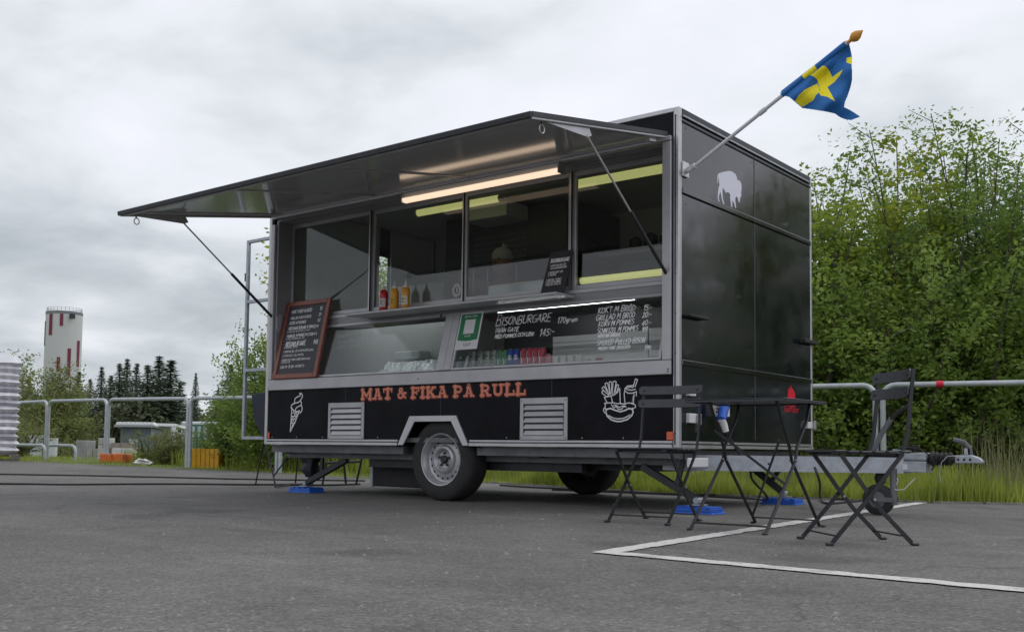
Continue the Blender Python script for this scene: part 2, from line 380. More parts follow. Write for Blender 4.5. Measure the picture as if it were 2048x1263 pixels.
# little stones lying about
mb = MB()
for i in range(420):
    r = .6+R.random()**1.6*9; a = YAW*-1+R.uniform(-.5, .5); d = V((math.sin(YAW), math.cos(YAW), 0)); q = V((d.y, -d.x, 0)); s_ = R.uniform(-.52, .52)
    p = CAMP+d*(1.6+r)+q*s_*(1.6+r)
    if p.y > edge_y(p.x)-.1: continue
    z = gl(p.x)+.004; k = R.uniform(.0025, .007)*(1.5 if R.random() < .12 else 1)
    vs = [V((p.x, p.y, z))+V((R.uniform(.6, 1)*k*x, R.uniform(.6, 1)*k*y, max(0, h)*k*R.uniform(.5, .9))) for x, y, h in ((-1, -1, 0), (1, -1, 0), (1, 1, 0), (-1, 1, 0), (-.5, -.4, 1), (.6, -.5, 1), (.4, .6, 1), (-.6, .5, 1))]
    mb.add(vs, [(0, 1, 5, 4), (1, 2, 6, 5), (2, 3, 7, 6), (3, 0, 4, 7), (4, 5, 6, 7)])
tag(mb.build('loose_grit', mat('pale_grit', (.24, .23, .22), .9)), 'pale bits of grit scattered over the grey asphalt', 'grit', kind='stuff')
# ------------------------------------------------------------ lettering tools
class Pl:
    def __init__(s, o, ux, uy, n): s.o = V(o); s.ux = V(ux).normalized(); s.uy = V(uy).normalized(); s.n = V(n).normalized()
    def __call__(s, x, y, d=0): return s.o+s.ux*x+s.uy*y+s.n*d
def ribbon(mb, pl, pts, wd, closed=False, sx=1):
    # mitred flat ribbon; every stroke lies 0.15 mm above the one before
    if not closed:
        for i in range(1, len(pts)-1):
            d1 = V((pts[i][0]-pts[i-1][0], pts[i][1]-pts[i-1][1])); d2 = V((pts[i+1][0]-pts[i][0], pts[i+1][1]-pts[i][1]))
            if d1.length > 1e-9 and d2.length > 1e-9 and d1.normalized().dot(d2.normalized()) < .25:
                wa, wb = (wd[:i+1], wd[i:]) if isinstance(wd, (list, tuple)) else (wd, wd)
                ribbon(mb, pl, pts[:i+1], wa); ribbon(mb, pl, pts[i:], wb); return
    P = [V((p[0], p[1])) for p in pts]; n = len(P); mb.k += 1; d = .0006+.00012*(mb.k % 60); vs = []
    for i, p in enumerate(P):
        if closed: a = P[i-1]; b = P[(i+1) % n]
        else: a = P[i-1] if i else None; b = P[i+1] if i < n-1 else None
        d1 = (p-a).normalized() if a is not None and (p-a).length > 1e-9 else None; d2 = (b-p).normalized() if b is not None and (b-p).length > 1e-9 else None
        if d1 is None and d2 is None: return
        if d1 is None: d1 = d2
        if d2 is None: d2 = d1
        t = d1+d2
        if t.length < .2: t = d1
        t.normalize(); q = V((-t.y, t.x)); k = 1/max(.45, abs(q.dot(V((-d1.y, d1.x)))))
        ww = wd[i] if isinstance(wd, (list, tuple)) else wd
        ex = V((0, 0)) if closed or 0 < i < n-1 else (d1*(-ww*.35) if i == 0 else d1*(ww*.35))
        for s_ in (-1, 1): c = p+ex+q*(ww/2*k*s_); vs.append(pl(c.x, c.y, d))
    fs = [(2*i, 2*i+1, 2*i+3, 2*i+2) for i in range(n-1)]
    if closed: fs.append((2*n-2, 2*n-1, 1, 0))
    mb.add(vs, fs)
def arc(cx, cy, rx, ry, a0, a1, n=8): return [(cx+rx*math.cos(math.radians(a0+(a1-a0)*i/n)), cy+ry*math.sin(math.radians(a0+(a1-a0)*i/n))) for i in range(n+1)]
G = {
 'A': (.6, [[(0, 0), (.3, 1), (.6, 0)], [(.12, .36), (.5, .36)]]), 'B': (.55, [[(.05, 0), (.05, 1)], [(.05, 1)]+arc(.25, .76, .25, .24, 80, -80, 6)+[(.05, .52)], [(.05, .52)]+arc(.25, .26, .3, .26, 80, -80, 6)+[(.05, 0)]]),
 'C': (.55, [arc(.32, .5, .3, .5, 50, 310, 9)]), 'D': (.6, [[(.05, 0), (.05, 1)], [(0, 1)]+arc(.15, .5, .42, .5, 85, -85, 8)+[(0, 0)]]),
 'E': (.5, [[(.48, 1), (.05, 1), (.05, 0), (.5, 0)], [(.05, .52), (.4, .52)]]), 'F': (.48, [[(.48, 1), (.05, 1), (.05, 0)], [(.05, .52), (.4, .52)]]),
 'G': (.6, [arc(.32, .5, .3, .5, 50, 300, 9)+[(.58, .2), (.58, .45), (.36, .45)]]), 'H': (.6, [[(.05, 0), (.05, 1)], [(.55, 0), (.55, 1)], [(.05, .5), (.55, .5)]]),
 'I': (.2, [[(.1, 0), (.1, 1)]]), 'J': (.4, [[(.35, 1), (.35, .2)]+arc(.18, .2, .17, .2, 0, -160, 5)]), 'K': (.55, [[(.05, 0), (.05, 1)], [(.52, 1), (.07, .45), (.55, 0)]]),
 'L': (.48, [[(.05, 1), (.05, 0), (.47, 0)]]), 'M': (.7, [[(.03, 0), (.08, 1), (.35, .35), (.62, 1), (.68, 0)]]), 'N': (.6, [[(.05, 0), (.05, 1), (.55, 0), (.55, 1)]]),
 'O': (.62, [arc(.31, .5, .29, .5, 90, 430, 12)]), 'P': (.52, [[(.05, 0), (.05, 1)], [(.05, 1)]+arc(.22, .74, .28, .26, 80, -80, 6)+[(.05, .48)]]),
 'R': (.56, [[(.05, 0), (.05, 1)], [(.05, 1)]+arc(.22, .74, .28, .26, 80, -80, 6)+[(.05, .48), (.55, 0)]]), 'S': (.5, [arc(.27, .76, .22, .24, 40, 250, 7)+arc(.25, .26, .24, .26, 70, -140, 7)]),
 'T': (.56, [[(0, 1), (.56, 1)], [(.28, 1), (.28, 0)]]), 'U': (.6, [[(.05, 1), (.05, .3)]+arc(.3, .28, .25, .28, 180, 360, 7)+[(.55, 1)]]), 'V': (.56, [[(0, 1), (.28, 0), (.56, 1)]]),
 'W': (.8, [[(0, 1), (.2, 0), (.4, .7), (.6, 0), (.8, 1)]]), 'X': (.55, [[(0, 0), (.55, 1)], [(0, 1), (.55, 0)]]), 'Y': (.55, [[(0, 1), (.28, .5), (.55, 1)], [(.28, .5), (.28, 0)]]), 'Z': (.52, [[(0, 1), (.5, 1), (0, 0), (.52, 0)]]),
 '0': (.5, [arc(.25, .5, .22, .5, 90, 430, 10)]), '1': (.3, [[(.02, .75), (.2, 1), (.2, 0)]]), '2': (.5, [arc(.25, .74, .22, .26, 160, -30, 6)+[(.02, 0), (.5, 0)]]), '3': (.5, [arc(.22, .76, .22, .24, 150, -80, 6)+arc(.22, .27, .25, .27, 80, -150, 7)]),
 '4': (.52, [[(.36, 0), (.36, 1), (0, .32), (.52, .32)]]), '5': (.5, [[(.45, 1), (.08, 1), (.05, .56)]+arc(.22, .31, .25, .31, 110, -140, 7)]), '7': (.5, [[(0, 1), (.48, 1), (.18, 0)]]), '9': (.5, [arc(.25, .72, .21, .28, 0, 360, 8), [(.46, .72), (.38, 0)]]),
 '.': (.16, [[(.04, 0), (.1, .04)]]), ',': (.16, [[(.1, .06), (.04, -.14)]]), ':': (.16, [[(.05, .15), (.11, .19)], [(.05, .62), (.11, .66)]]), '-': (.4, [[(.05, .45), (.38, .45)]]), '*': (.3, [[(.05, .5), (.16, .58)], [(.05, .58), (.16, .5)]]), '&': (.62, [[(.6, 0), (.12, .78), (.2, .98), (.36, .9), (.34, .7), (.05, .35), (.08, .08), (.28, 0), (.6, .4)]]),
 'g': (.42, [arc(.2, .3, .17, .2, 30, 390, 8), [(.38, .5), (.38, -.2), (.1, -.28)]]), 'r': (.35, [[(.05, 0), (.05, .5)], [(.05, .35), (.2, .5), (.33, .48)]]), 'a': (.42, [arc(.2, .22, .17, .22, 30, 390, 8), [(.38, .45), (.38, 0)]]), 'm': (.6, [[(.05, 0), (.05, .48)], [(.05, .35), (.2, .48), (.3, .35), (.3, 0)], [(.3, .35), (.44, .48), (.55, .35), (.55, 0)]]),
}
G['Ö'] = (.62, G['O'][1]+[[(.18, 1.14), (.22, 1.2)], [(.40, 1.14), (.44, 1.2)]]); G['Ä'] = (.6, G['A'][1]+[[(.18, 1.14), (.22, 1.2)], [(.40, 1.14), (.44, 1.2)]]); G['Å'] = (.6, G['A'][1]+[arc(.3, 1.16, .08, .09, 90, 430, 6)])
def hand(mb, pl, text, x, y, h, wd=None, slant=.10, fit=None, jit=.05, first=1.0, sp=.13):
    rr = random.Random(text+str(x)); wd = wd or h*.12
    tot = sum((.38 if c == ' ' else G.get(c, G['I'])[0]+sp) for c in text); k = 1 if fit is None else fit/(tot*h)
    cx = x
    for i, c in enumerate(text):
        if c == ' ': cx += .38*h*k; continue
        gw, st = G.get(c, G['I']); s_ = h*(first if (i == 0 or text[i-1] == ' ') else 1)*rr.uniform(.92, 1.08); oy = rr.uniform(-jit, jit)*h
        for pts in st:
            ribbon(mb, pl, [(cx+(p[0]*k+slant*p[1]+rr.uniform(-.02, .02))*s_, y+oy+(p[1]+rr.uniform(-.02, .02))*s_) for p in pts], wd*rr.uniform(.8, 1.15))
        cx += (gw+sp)*s_*k
def textmb(mb, pl, text, x, y, h, fit=None, d=.001):
    cu = bpy.data.curves.new('t', 'FONT'); cu.body = text; cu.size = 1; o = bpy.data.objects.new('t', cu); link(o)
    me = bpy.data.meshes.new_from_object(o.evaluated_get(bpy.context.evaluated_depsgraph_get()))
    vs = [v.co.copy() for v in me.vertices]; fs = [tuple(p.vertices) for p in me.polygons]
    bpy.data.objects.remove(o); bpy.data.curves.remove(cu)
    if vs:
        w_ = max(v.x for v in vs); k = h/.73; kx = k if fit is None else fit/w_
        mb.add([pl(x+v.x*kx, y+v.y*k, d) for v in vs], fs)
    bpy.data.meshes.remove(me)
# ------------------------------------------------------------ the food trailer
TL, TW, Z0, Z1 = 4.02, 2.11, .43, 2.56
trailer = thing('food_trailer', 'black food trailer with raised serving hatch and drawbar, parked on the asphalt', 'food trailer', (-2, 1.05, 0))
T = trailer
S = Pl((0, 0, 0), (1, 0, 0), (0, 0, 1), (0, -1, 0))       # serving side
FR = Pl((0, 0, 0), (0, 1, 0), (0, 0, 1), (1, 0, 0))       # drawbar end
cuts = [-3.985, -3.010, -1.984, -.97, -.037]; zb, zt = .456, .905
for i, (a, b) in enumerate(zip(cuts, cuts[1:])):
    a += .002; b -= .002
    if i == 1: pts = [(a, zb), (-2.40, zb), (-2.27, .615), (b, .615), (b, zt), (a, zt)]
    elif i == 2: pts = [(a, .615), (-1.845, .615), (-1.71, zb), (b, zb), (b, zt), (a, zt)]
    else: pts = [(a, zb), (b, zb), (b, zt), (a, zt)]
    MB().prism([(x, 0, z) for x, z in pts], (0, .03, 0)).build('body_panel', M['vinyl'], T)
    if i < 3: MB().box(b-.001, b+.005, -.002, .012, zb+.16 if i == 1 else zb, zt-.03).build('seam_strip', M['dark_metal'], T)
MB().box(-3.985, -.037, 0, .03, 2.36, 2.527).build('body_panel', M['vinyl'], T)
MB().box(-3.985, -3.962, 0, .03, .907, 2.358).build('body_panel', M['vinyl'], T)
MB().box(-.055, -.037, 0, .03, .907, 2.358).build('body_panel', M['vinyl'], T)
# drawbar-end panels: six sheets with raised horizontal rails
ysm = 1.084
for (za, zc) in ((.456, .925), (.965, 2.005), (2.05, 2.500)):
    for (ya, yb) in ((.037, ysm-.003), (ysm+.003, TW-.03)):
        MB().box(-.03, 0, ya, yb, za, zc).build('front_panel', M['vinyl_front'], T)
for z in (.945, 2.028):
    MB().box(-.02, .010, .037, TW-.03, z-.018, z+.018).build('front_rail', M['vinyl_front'], T, bevel=.006, seg=2)
MB().box(-.02, .003, ysm-.0025, ysm+.0025, .47, 2.5).build('seam_strip', M['chassis'], T)
MB().box(-.03, -.004, ysm-.01, ysm+.01, .456, 2.5).build('seam_backing', M['vinyl'], T)
# far side, left end with a narrow doorway slit, roof, floor
MB().box(-3.985, -.037, TW-.03, TW, .456, 2.527).build('back_wall', M['inner'], T)
MB().box(-4.02, -3.99, .037, 1.28, .456, 2.527).build('rear_wall', M['vinyl'], T)
MB().box(-4.02, -3.99, 1.43, TW-.03, .456, 2.527).build('rear_wall', M['vinyl'], T)
MB().box(-4.02, -3.99, 1.28, 1.43, 2.24, 2.527).build('rear_wall', M['vinyl'], T)
MB().box(-3.99, -.03, .031, TW-.031, 2.505, 2.545).build('roof', M['inner'], T)
MB().box(-3.99, -.03, .031, TW-.031, .436, .47).build('floor', M['chassis'], T)
# aluminium trims
tr = .037
MB().box(-tr, .004, -.004, tr, Z0-.02, Z1).build('corner_trim', M['alu'], T, bevel=.006, seg=2)
MB().box(-.026, -.018, -.0065, -.0045, Z0, Z1-.05).build('trim_groove', M['dark_metal'], T)
MB().box(-TL-.004, -TL+.031, -.004, tr-.006, Z0-.02, Z1).build('corner_trim', M['alu'], T, bevel=.006, seg=2)
MB().box(-tr+.01, .004, TW-.027, TW+.004, Z0-.02, Z1).build('corner_trim', M['alu'], T, bevel=.006, seg=2)
MB().box(-TL-.004, -TL+.031, TW-.027, TW+.004, Z0-.02, Z1).build('corner_trim', M['alu'], T, bevel=.006, seg=2)
MB().box(-TL+.032, -tr-.001, -.005, .03, 2.529, Z1).build('roof_trim', M['alu'], T, bevel=.004)
mb = MB(); mb.box(-.03, .006, tr+.001, TW-.028, 2.503, Z1-.002); mb.build('roof_trim', M['dark_metal'], T, bevel=.004)
MB().box(.006, .016, tr+.001, TW-.028, 2.502, 2.512).build('rain_gutter', M['galv'], T)
MB().box(-.005, .009, tr+.001, TW-.028, 2.470, 2.480).build('rain_gutter', M['dark_metal'], T)
for (a, b) in ((-3.985, -2.415), (-1.695, -.038)):
    MB().box(a, b, -.010, .03, .441, .4545).build('skirt_trim', M['alu'], T)
    MB().box(a, b, -.016, .03, .412, .433).build('skirt_trim', M['alu'], T)
MB().box(-.03, .012, tr+.001, TW-.028, .440, .4545).build('skirt_trim', M['alu'], T)
MB().box(-.03, .020, tr+.001, TW-.028, .412, .432).build('skirt_trim', M['alu'], T)
# wheel arch trim
for pts in ([(-2.41, .415), (-2.355, .415), (-2.24, .59), (-2.29, .632)], [(-2.289, .632), (-2.239, .591), (-1.871, .591), (-1.823, .632)], [(-1.87, .59), (-1.755, .415), (-1.70, .415), (-1.822, .632)]):
    MB().prism([(x, -.014, z) for x, z in pts], (0, .014, 0)).build('wheel_arch_trim', M['alu'], T)
MB().box(-2.45, -1.66, .032, .30, .615, .66).build('wheel_well', M['black_rubber'], T)
MB().box(-2.45, -1.66, .30, .33, .30, .66).build('wheel_well', M['black_rubber'], T)
MB().box(-2.47, -2.44, .032, .30, .40, .66).build('wheel_well', M['black_rubber'], T)
MB().box(-1.67, -1.64, .032, .30, .40, .66).build('wheel_well', M['black_rubber'], T)
# hatch frame (flange) round the opening
fx0, fx1, fz0, fz1 = -3.972, -.045, .868, 2.372
MB().box(fx0, fx1, -.022, 0, fz0, .958).build('hatch_frame', M['alu_white'], T, bevel=.004)
MB().box(fx0, fx0+.045, -.022, 0, .960, 2.30).build('hatch_frame', M['alu_white'], T, bevel=.003)
MB().box(fx1-.062, fx1, -.022, 0, .960, 2.345).build('hatch_frame', M['alu_white'], T, bevel=.003)
MB().box(fx0, fx1, -.026, 0, 2.347, 2.378).build('hatch_frame', M['alu_white'], T, bevel=.003)
for x, z in ((-3.955, .885), (-.062, .885), (-.062, .90), (-2.2, .91)):
    MB().lathe([(.006, 0), (.004, .003)], (x, -.022, z), (0, -1, 0), 8).build('screw', M['dark_metal'], T)
for i in range(13):
    MB().lathe([(.0055, 0), (.004, .002)], (-3.80+.30*i, -.022, .925), (0, -1, 0), 8).build('screw', M['steel'], T)
    if not (-2.45 < -3.92+.32*i < -1.66): MB().lathe([(.005, 0), (.004, .002)], (-3.92+.32*i, -.0, .472), (0, -1, 0), 8).build('screw', M['steel'], T)
for i in range(9):
    MB().lathe([(.0045, 0), (.003, .002)], (-.018, -.004, .5+.25*i), (0, -1, 0), 8).build('screw', M['dark_metal'], T)
for y in (.09, .55, 1.05, 1.12, 1.6, 2.02):
    for z in (.49, 1.0, 1.95, 2.44): MB().lathe([(.005, 0), (.004, .002)], (0, y, z), (1, 0, 0), 8).build('screw', M['dark_metal'], T)
# reveals
WY = .16
MB().box(-3.927, -3.90, .001, WY, .90, 2.34).build('reveal', M['reveal'], T)
MB().box(-.107, -.085, .001, WY, .90, 2.34).build('reveal', M['reveal'], T)
for k in range(4): MB().box(-3.90, -.107, .0+.042*k, .034+.042*k, 2.322-.003*k, 2.345).build('head_profile', M['reveal'], T)
MB().box(-3.90, -.107, -.02, .30, .90, .955).build('counter_sill', M['alu_white'], T)
# windows
def wx(u, v): return hit(u, v, 1, WY).x
Wz0, Wz1 = 1.492, 2.318
wb = [-3.899, wx(745, 500), wx(931, 480), wx(1146, 450), -.108]
for i, (a, b) in enumerate(zip(wb, wb[1:])):
    a += .001; b -= .001; f = MB(); dy = (0, .012, 0, .012)[i]; fw = .026
    tp = Wz1-(.0 if i in (0, 3) else .0)
    f.box(a, a+fw, WY+dy-.018, WY+dy+.012, Wz0, tp); f.box(b-fw, b, WY+dy-.018, WY+dy+.012, Wz0, tp)
    f.box(a+fw, b-fw, WY+dy-.018, WY+dy+.012, Wz0, Wz0+.03); f.box(a+fw, b-fw, WY+dy-.018, WY+dy+.012, tp-.034, tp)
    wf = f.build('window', M['alu_white'], T, bevel=.002)
    g2 = MB(); g2.box(a+fw, b-fw, WY+dy-.006, WY+dy-.002, Wz0+.03, tp-.034); g2.build('pane', M['glass'], wf)
for i in (1, 2, 3):
    MB().box(wb[i]-.008, wb[i]+.008, WY-.030, WY-.019, Wz0, Wz1).build('window_post', M['dark_metal'], T)
    MB().box(wb[i]-.005, wb[i]+.005, WY-.034, WY-.031, Wz0, Wz1).build('window_post', M['alu'], T)
MB().box(-3.899, -.108, WY-.02, WY+.02, Wz1+.001, 2.343).build('window_head', M['alu_white'], T)
# round sticker in the second window
mb = MB(); pl = Pl((wb[2]-.085, WY+.012-.0075, 1.585), (1, 0, 0), (0, 0, 1), (0, -1, 0))
ribbon(mb, pl, arc(0, 0, .042, .048, 0, 345, 23), .006, closed=True); ribbon(mb, pl, arc(0, 0, .030, .035, 0, 345, 23), .009, closed=True); ribbon(mb, pl, [(-.006, -.015), (.010, -.005), (.004, .012), (-.004, .018), (.002, .0)], .006)
mb.build('round_sticker', M['decal'], T)
# transom and shelf
MB().box(-3.899, -.108, WY-.03, WY+.05, 1.405, 1.490).build('transom', M['reveal'], T, bevel=.003)
MB().box(-3.899, -.108, WY-.037, WY-.031, 1.462, 1.484).build('transom_lip', M['alu_white'], T)
shelf = MB(); shelf.box(-2.93, -.87, -.10, WY-.038, 1.428, 1.446); so = shelf.build('serving_shelf', M['alu_white'], T, bevel=.004)
# slanted display case: glass leans back from the sill to the transom
gy0, gy1, gz0_, gz1_ = 0.002, .118, .965, 1.402
def case_pt(x, t, d=0):
    n = V((0, -(gz1_-gz0_), (gy1-gy0))).normalized()
    return V((x, gy0+(gy1-gy0)*t, gz0_+(gz1_-gz0_)*t))+n*d
cn = V((0, -(gz1_-gz0_), (gy1-gy0))).normalized(); cu_ = V((0, gy1-gy0, gz1_-gz0_)).normalized()
CG = Pl((0, gy0, gz0_), (1, 0, 0), cu_, cn); CH = math.hypot(gy1-gy0, gz1_-gz0_)
secs = [(-3.88, -2.02), (-1.895, -.125)]
for (a, b) in secs:
    f = MB()
    for (x0, x1, t0, t1) in ((a, a+.02, 0, CH), (b-.02, b, 0, CH), (a+.02, b-.02, 0, .014), (a+.02, b-.02, CH-.018, CH)):
        P = [CG(x0, t0, .006), CG(x1, t0, .006), CG(x1, t1, .006), CG(x0, t1, .006)]; f.prism(P, -cn*.02)
    fo = f.build('display_window', M['alu_white'], T)
    P = [CG(a+.02, .014, .0), CG(b-.02, .014, .0), CG(b-.02, CH-.018, .0), CG(a+.02, CH-.018, .0)]
    MB().prism(P, -cn*.004).build('pane', M['caseglass'], fo)
for x0, x1, mm in ((-2.018, -1.962, 'alu_white'), (-1.960, -1.897, 'alu_white')):
    P = [CG(x0, 0, .012), CG(x1, 0, .012), CG(x1, CH, .012), CG(x0, CH, .012)]; MB().prism(P, -cn*.03).build('display_post', M[mm], T, bevel=.002)
MB().box(-2.1, -2.085, .1, .12, 1.385, 1.40).build('clip', M['dark_metal'], T)
# inside of the case
MB().box(-3.88, -2.08, .46, .47, .956, 1.404).build('case_back', M['casebg'], T)
MB().box(-2.075, -2.06, .16, .72, .956, 1.404).build('case_divider', M['casebg'], T)
MB().box(-1.935, -.11, .70, .71, 1.16, 1.40).build('case_back', M['inner_dark'], T)
MB().box(-3.88, -.11, .14, .74, .957, .989).build('case_floor', M['steel'], T)
MB().box(-3.88, -.11, WY+.051, .76, 1.44, 1.46).build('case_top', M['steel'], T)
for k in range(5):
    z = .992+.050*k
    MB().box(-1.42, -.62, .62, .645, z, z+.047).build('case_slat', M['white_plastic'], T)  # rows of white slats at the back of the case
    MB().box(-.57, -.12, .60, .625, z+.008, z+.056).build('case_slat', M['white_plastic'], T)
MB().box(-.618, -.575, .59, .63, .957, 1.26).build('case_slat_post', M['white_plastic'], T)
MB().box(-1.95, -.14, .40, .60, 1.135, 1.141).build('case_shelf', M['caseglass'], T)
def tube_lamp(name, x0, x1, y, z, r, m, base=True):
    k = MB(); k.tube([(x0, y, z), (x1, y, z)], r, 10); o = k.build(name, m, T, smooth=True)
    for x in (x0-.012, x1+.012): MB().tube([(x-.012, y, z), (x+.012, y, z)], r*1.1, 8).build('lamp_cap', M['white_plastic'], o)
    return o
tube_lamp('case_lamp', -1.60, -.43, .185, 1.396, .008, M['coldlamp'])
tube_lamp('case_lamp', -3.45, -2.35, .235, 1.428, .010, M['coldlamp'])
# warm outside lamp under the hinge
k = MB(); k.box(-2.33, -.86, -.085, -.028, 2.285, 2.325); lo = k.build('outside_lamp', M['white_plastic'], T, bevel=.004)
k = MB(); k.mi = 0
P = [(-2.32, -.100, 2.284), (-2.32, -.106, 2.272), (-2.32, -.092, 2.256), (-2.32, -.06, 2.252), (-2.32, -.035, 2.262), (-2.32, -.035, 2.284)]
k.prism(P, (1.455, 0, 0)); k.build('diffuser', M['warmlamp'], lo)
for x in (-2.332, -.862): MB().box(x, x+.012, -.108, -.028, 2.250, 2.33).build('end_cap', M['steel'], lo)
# ceiling lamps, and a low glowing bar in place of their reflection
tube_lamp('ceiling_lamp', -2.84, -1.95, .62, 2.375, .030, M['yellow_lamp'])
tube_lamp('ceiling_lamp', -1.20, -.35, .62, 2.375, .034, M['yellow_lamp'])
tube_lamp('reflection_bar', -.90, -.18, .24, 1.565, .024, M['yellow_lamp'])  # added glowing tube standing in for a lamp reflection on the counter
# interior
I_ = [('inner_wall', 'inner', (-3.988, -3.97, .2, 1.28, .47, 2.5)), ('inner_wall', 'inner', (-3.988, -3.97, 1.43, 2.05, .47, 2.5)), ('inner_wall', 'inner', (-.06, -.04, .2, 2.05, .47, 2.5)),
      ('extractor_hood', 'inner_dark', (-3.1, -1.75, 1.25, 2.07, 1.98, 2.46)), ('cupboard', 'inner', (-2.62, -2.15, .95, 1.25, 2.33, 2.46)), ('wall_shelf', 'inner', (-1.75, -.5, 1.72, 2.07, 2.05, 2.075)),
      ('worktop', 'steel', (-3.9, -.2, 1.45, 2.07, 1.32, 1.36)), ('griddle', 'inner_dark', (-3.0, -2.2, 1.5, 2.0, 1.361, 1.52)), ('fridge', 'inner', (-3.95, -3.3, 1.45, 2.0, .48, 1.95)), ('paper_box', 'inner', (-1.55, -1.25, 1.6, 1.9, 1.361, 1.60)), ('paper_box', 'inner', (-1.2, -.8, 1.65, 1.9, 1.361, 1.56)), ('splash_panel', 'inner_dark', (-3.0, -.1, 2.055, 2.07, 1.37, 1.97))]
for n_, m_2, b in I_: MB().box(*b).build(n_, M[m_2], T, bevel=.006)
k = MB(); k.box(-1.95, -1.30, .48, .74, 1.461, 1.66); k.build('coffee_machine', M['steel'], T, bevel=.01)
for i, (x0, x1, z0, z1) in enumerate(((-2.15, -1.95, 1.362, 1.50), (-2.6, -2.4, 1.53, 1.66), (-.7, -.45, 1.362, 1.62), (-3.25, -3.05, 1.362, 1.75))):
    MB().box(x0, x1, 1.5, 1.75, z0, z1).build('appliance', M[('steel', 'steel', 'inner', 'inner')[i]], T, bevel=.01)
for k in range(5): MB().box(-2.75, -2.15, 1.243, 1.249, 2.03+.05*k, 2.05+.05*k).build('hood_louvre', M['chassis'], T)
for i in range(5): MB().tube([(-2.9+.16*i, 1.235, 1.97), (-2.9+.16*i, 1.235, 1.80-.03*(i % 2))], .006, 6).build('hanging_ladle', M['steel'], T)
for i, x in enumerate((-1.45, -1.3, -1.15, -1.05)):
    MB().lathe([(.04, 0), (.055, .02), (.055, .11+.02*(i % 2)), (.03, .13+.02*(i % 2)), (.0, .14+.02*(i % 2))], (x, 1.85, 2.076), (0, 0, 1), 12).build('jar', M['inner_dark'], T, smooth=True)
# glazed rear door leaf folded outwards
dy_ = .5; D0 = hit(490, 600, 1, dy_).x; 
k = MB(); k.box(D0, D0+.034, dy_, dy_+.03, .455, 2.375); k.box(-4.065, -4.03, dy_, dy_+.03, .455, 2.375)
for z in (.455, 1.10, 1.76, 2.345): k.box(D0+.034, -4.065, dy_, dy_+.03, z, z+.030)
do = k.build('open_door', M['galv'], T, bevel=.003)
MB().box(D0-.03, D0, dy_+.01, dy_+.03, 1.98, 2.06).build('door_latch', M['dark_metal'], do)
# ---- raised hatch (awning)
h0 = V((0, -.05, 2.362)); h1 = V((0, -1.45, 2.118)); hd = (h1-h0).normalized(); hn = V((1, 0, 0)).cross(hd).normalized()
if hn.z < 0: hn = -hn
HL = (h1-h0).length
def hp(x, s_, t): return V((x, 0, 0))+h0+hd*s_+hn*t
def slab(mb, x0, x1, s0, s1, t0, t1): mb.prism([hp(x0, s0, t0), hp(x1, s0, t0), hp(x1, s1, t0), hp(x0, s1, t0)], hn*(t1-t0)); return mb
hx0, hx1 = -3.965, -.055
hat = slab(MB(), hx0, hx1, 0, HL, .012, .026).build('hatch', M['vinyl'], T)
slab(MB(), hx0+.04, hx1-.04, .03, HL-.04, .004, .0115).build('hatch_lining', M['grey_lam'], hat)
for a in ((hx0, hx0+.0395, 0, HL), (hx1-.0395, hx1, 0, HL), (hx0+.04, hx1-.04, HL-.0395, HL), (hx0+.04, hx1-.04, 0, .0295)): slab(MB(), *a, -.008, .0115).build('hatch_edge', M['alu'], hat, bevel=.003)
slab(MB(), hx0-.006, hx1+.006, HL, HL+.018, -.002, .032).build('hatch_lip', M['dark_metal'], hat, bevel=.004)
slab(MB(), hx1+.001, hx1+.007, 0, HL, .005, .032).build('hatch_lip', M['dark_metal'], hat)
slab(MB(), hx0-.007, hx0-.001, 0, HL, .005, .032).build('hatch_lip', M['dark_metal'], hat)
for u_, v_ in ((937, 352), (754, 394), (566, 431)):
    x = hit(u_, v_, 1, -.05).x; slab(MB(), x-.016, x+.016, .031, HL-.041, -.002, .0035).build('hatch_strip', M['alu_white'], hat)  # thin raised strips across the hatch lining
for x in (hx0+.02, hx1-.02):
    P = [hp(x-.004, 1.28, -.009), hp(x-.004, .86, -.009), hp(x-.004, .84, -.05), hp(x-.004, .88, -.062), hp(x-.004, .93, -.055)]
    MB().prism(P, (.008, 0, 0)).build('strut_bracket', M['alu'], hat)
    a = hp(x, .89, -.05); b = V((x-.005 if x > -1 else x+.0, .03, 1.47))
    st = MB().tube([a, a.lerp(b, .52)], .0065, 8).build('gas_strut', M['alu'], hat, smooth=True)
    MB().tube([a.lerp(b, .5), b], .0115, 10).build('strut_cylinder', M['dark_metal'], st, smooth=True)
for x, y0_ in ((-3.90, .03), (-.118, .03)):
    MB().prism([(x, .0, 1.40), (x, .0, 1.50), (x, .05, 1.53), (x, .05, 1.42), (x, .02, 1.36)], (.006, 0, 0)).build('strut_plate', M['alu_white'], T)
for x, s_ in ((hx0+.02, 1.30), (hx1-.03, 1.30)):
    c = hp(x, s_, -.045); ring = [c+V((0, math.cos(a)*.022, math.sin(a)*.024)) for a in [2*math.pi*i/16 for i in range(16)]]
    MB().tube(ring, .004, 6, closed=True).build('pull_ring', M['alu'], hat, smooth=True)
    MB().tube([hp(x, s_, -.009), hp(x, s_, -.022)], .006, 6).build('ring_eye', M['dark_metal'], hat)
MB().bar(hp(hx1-.05, .08, -.02), hp(hx1-.05, .16, -.02), .02, .03).build('hatch_catch', M['alu'], hat)
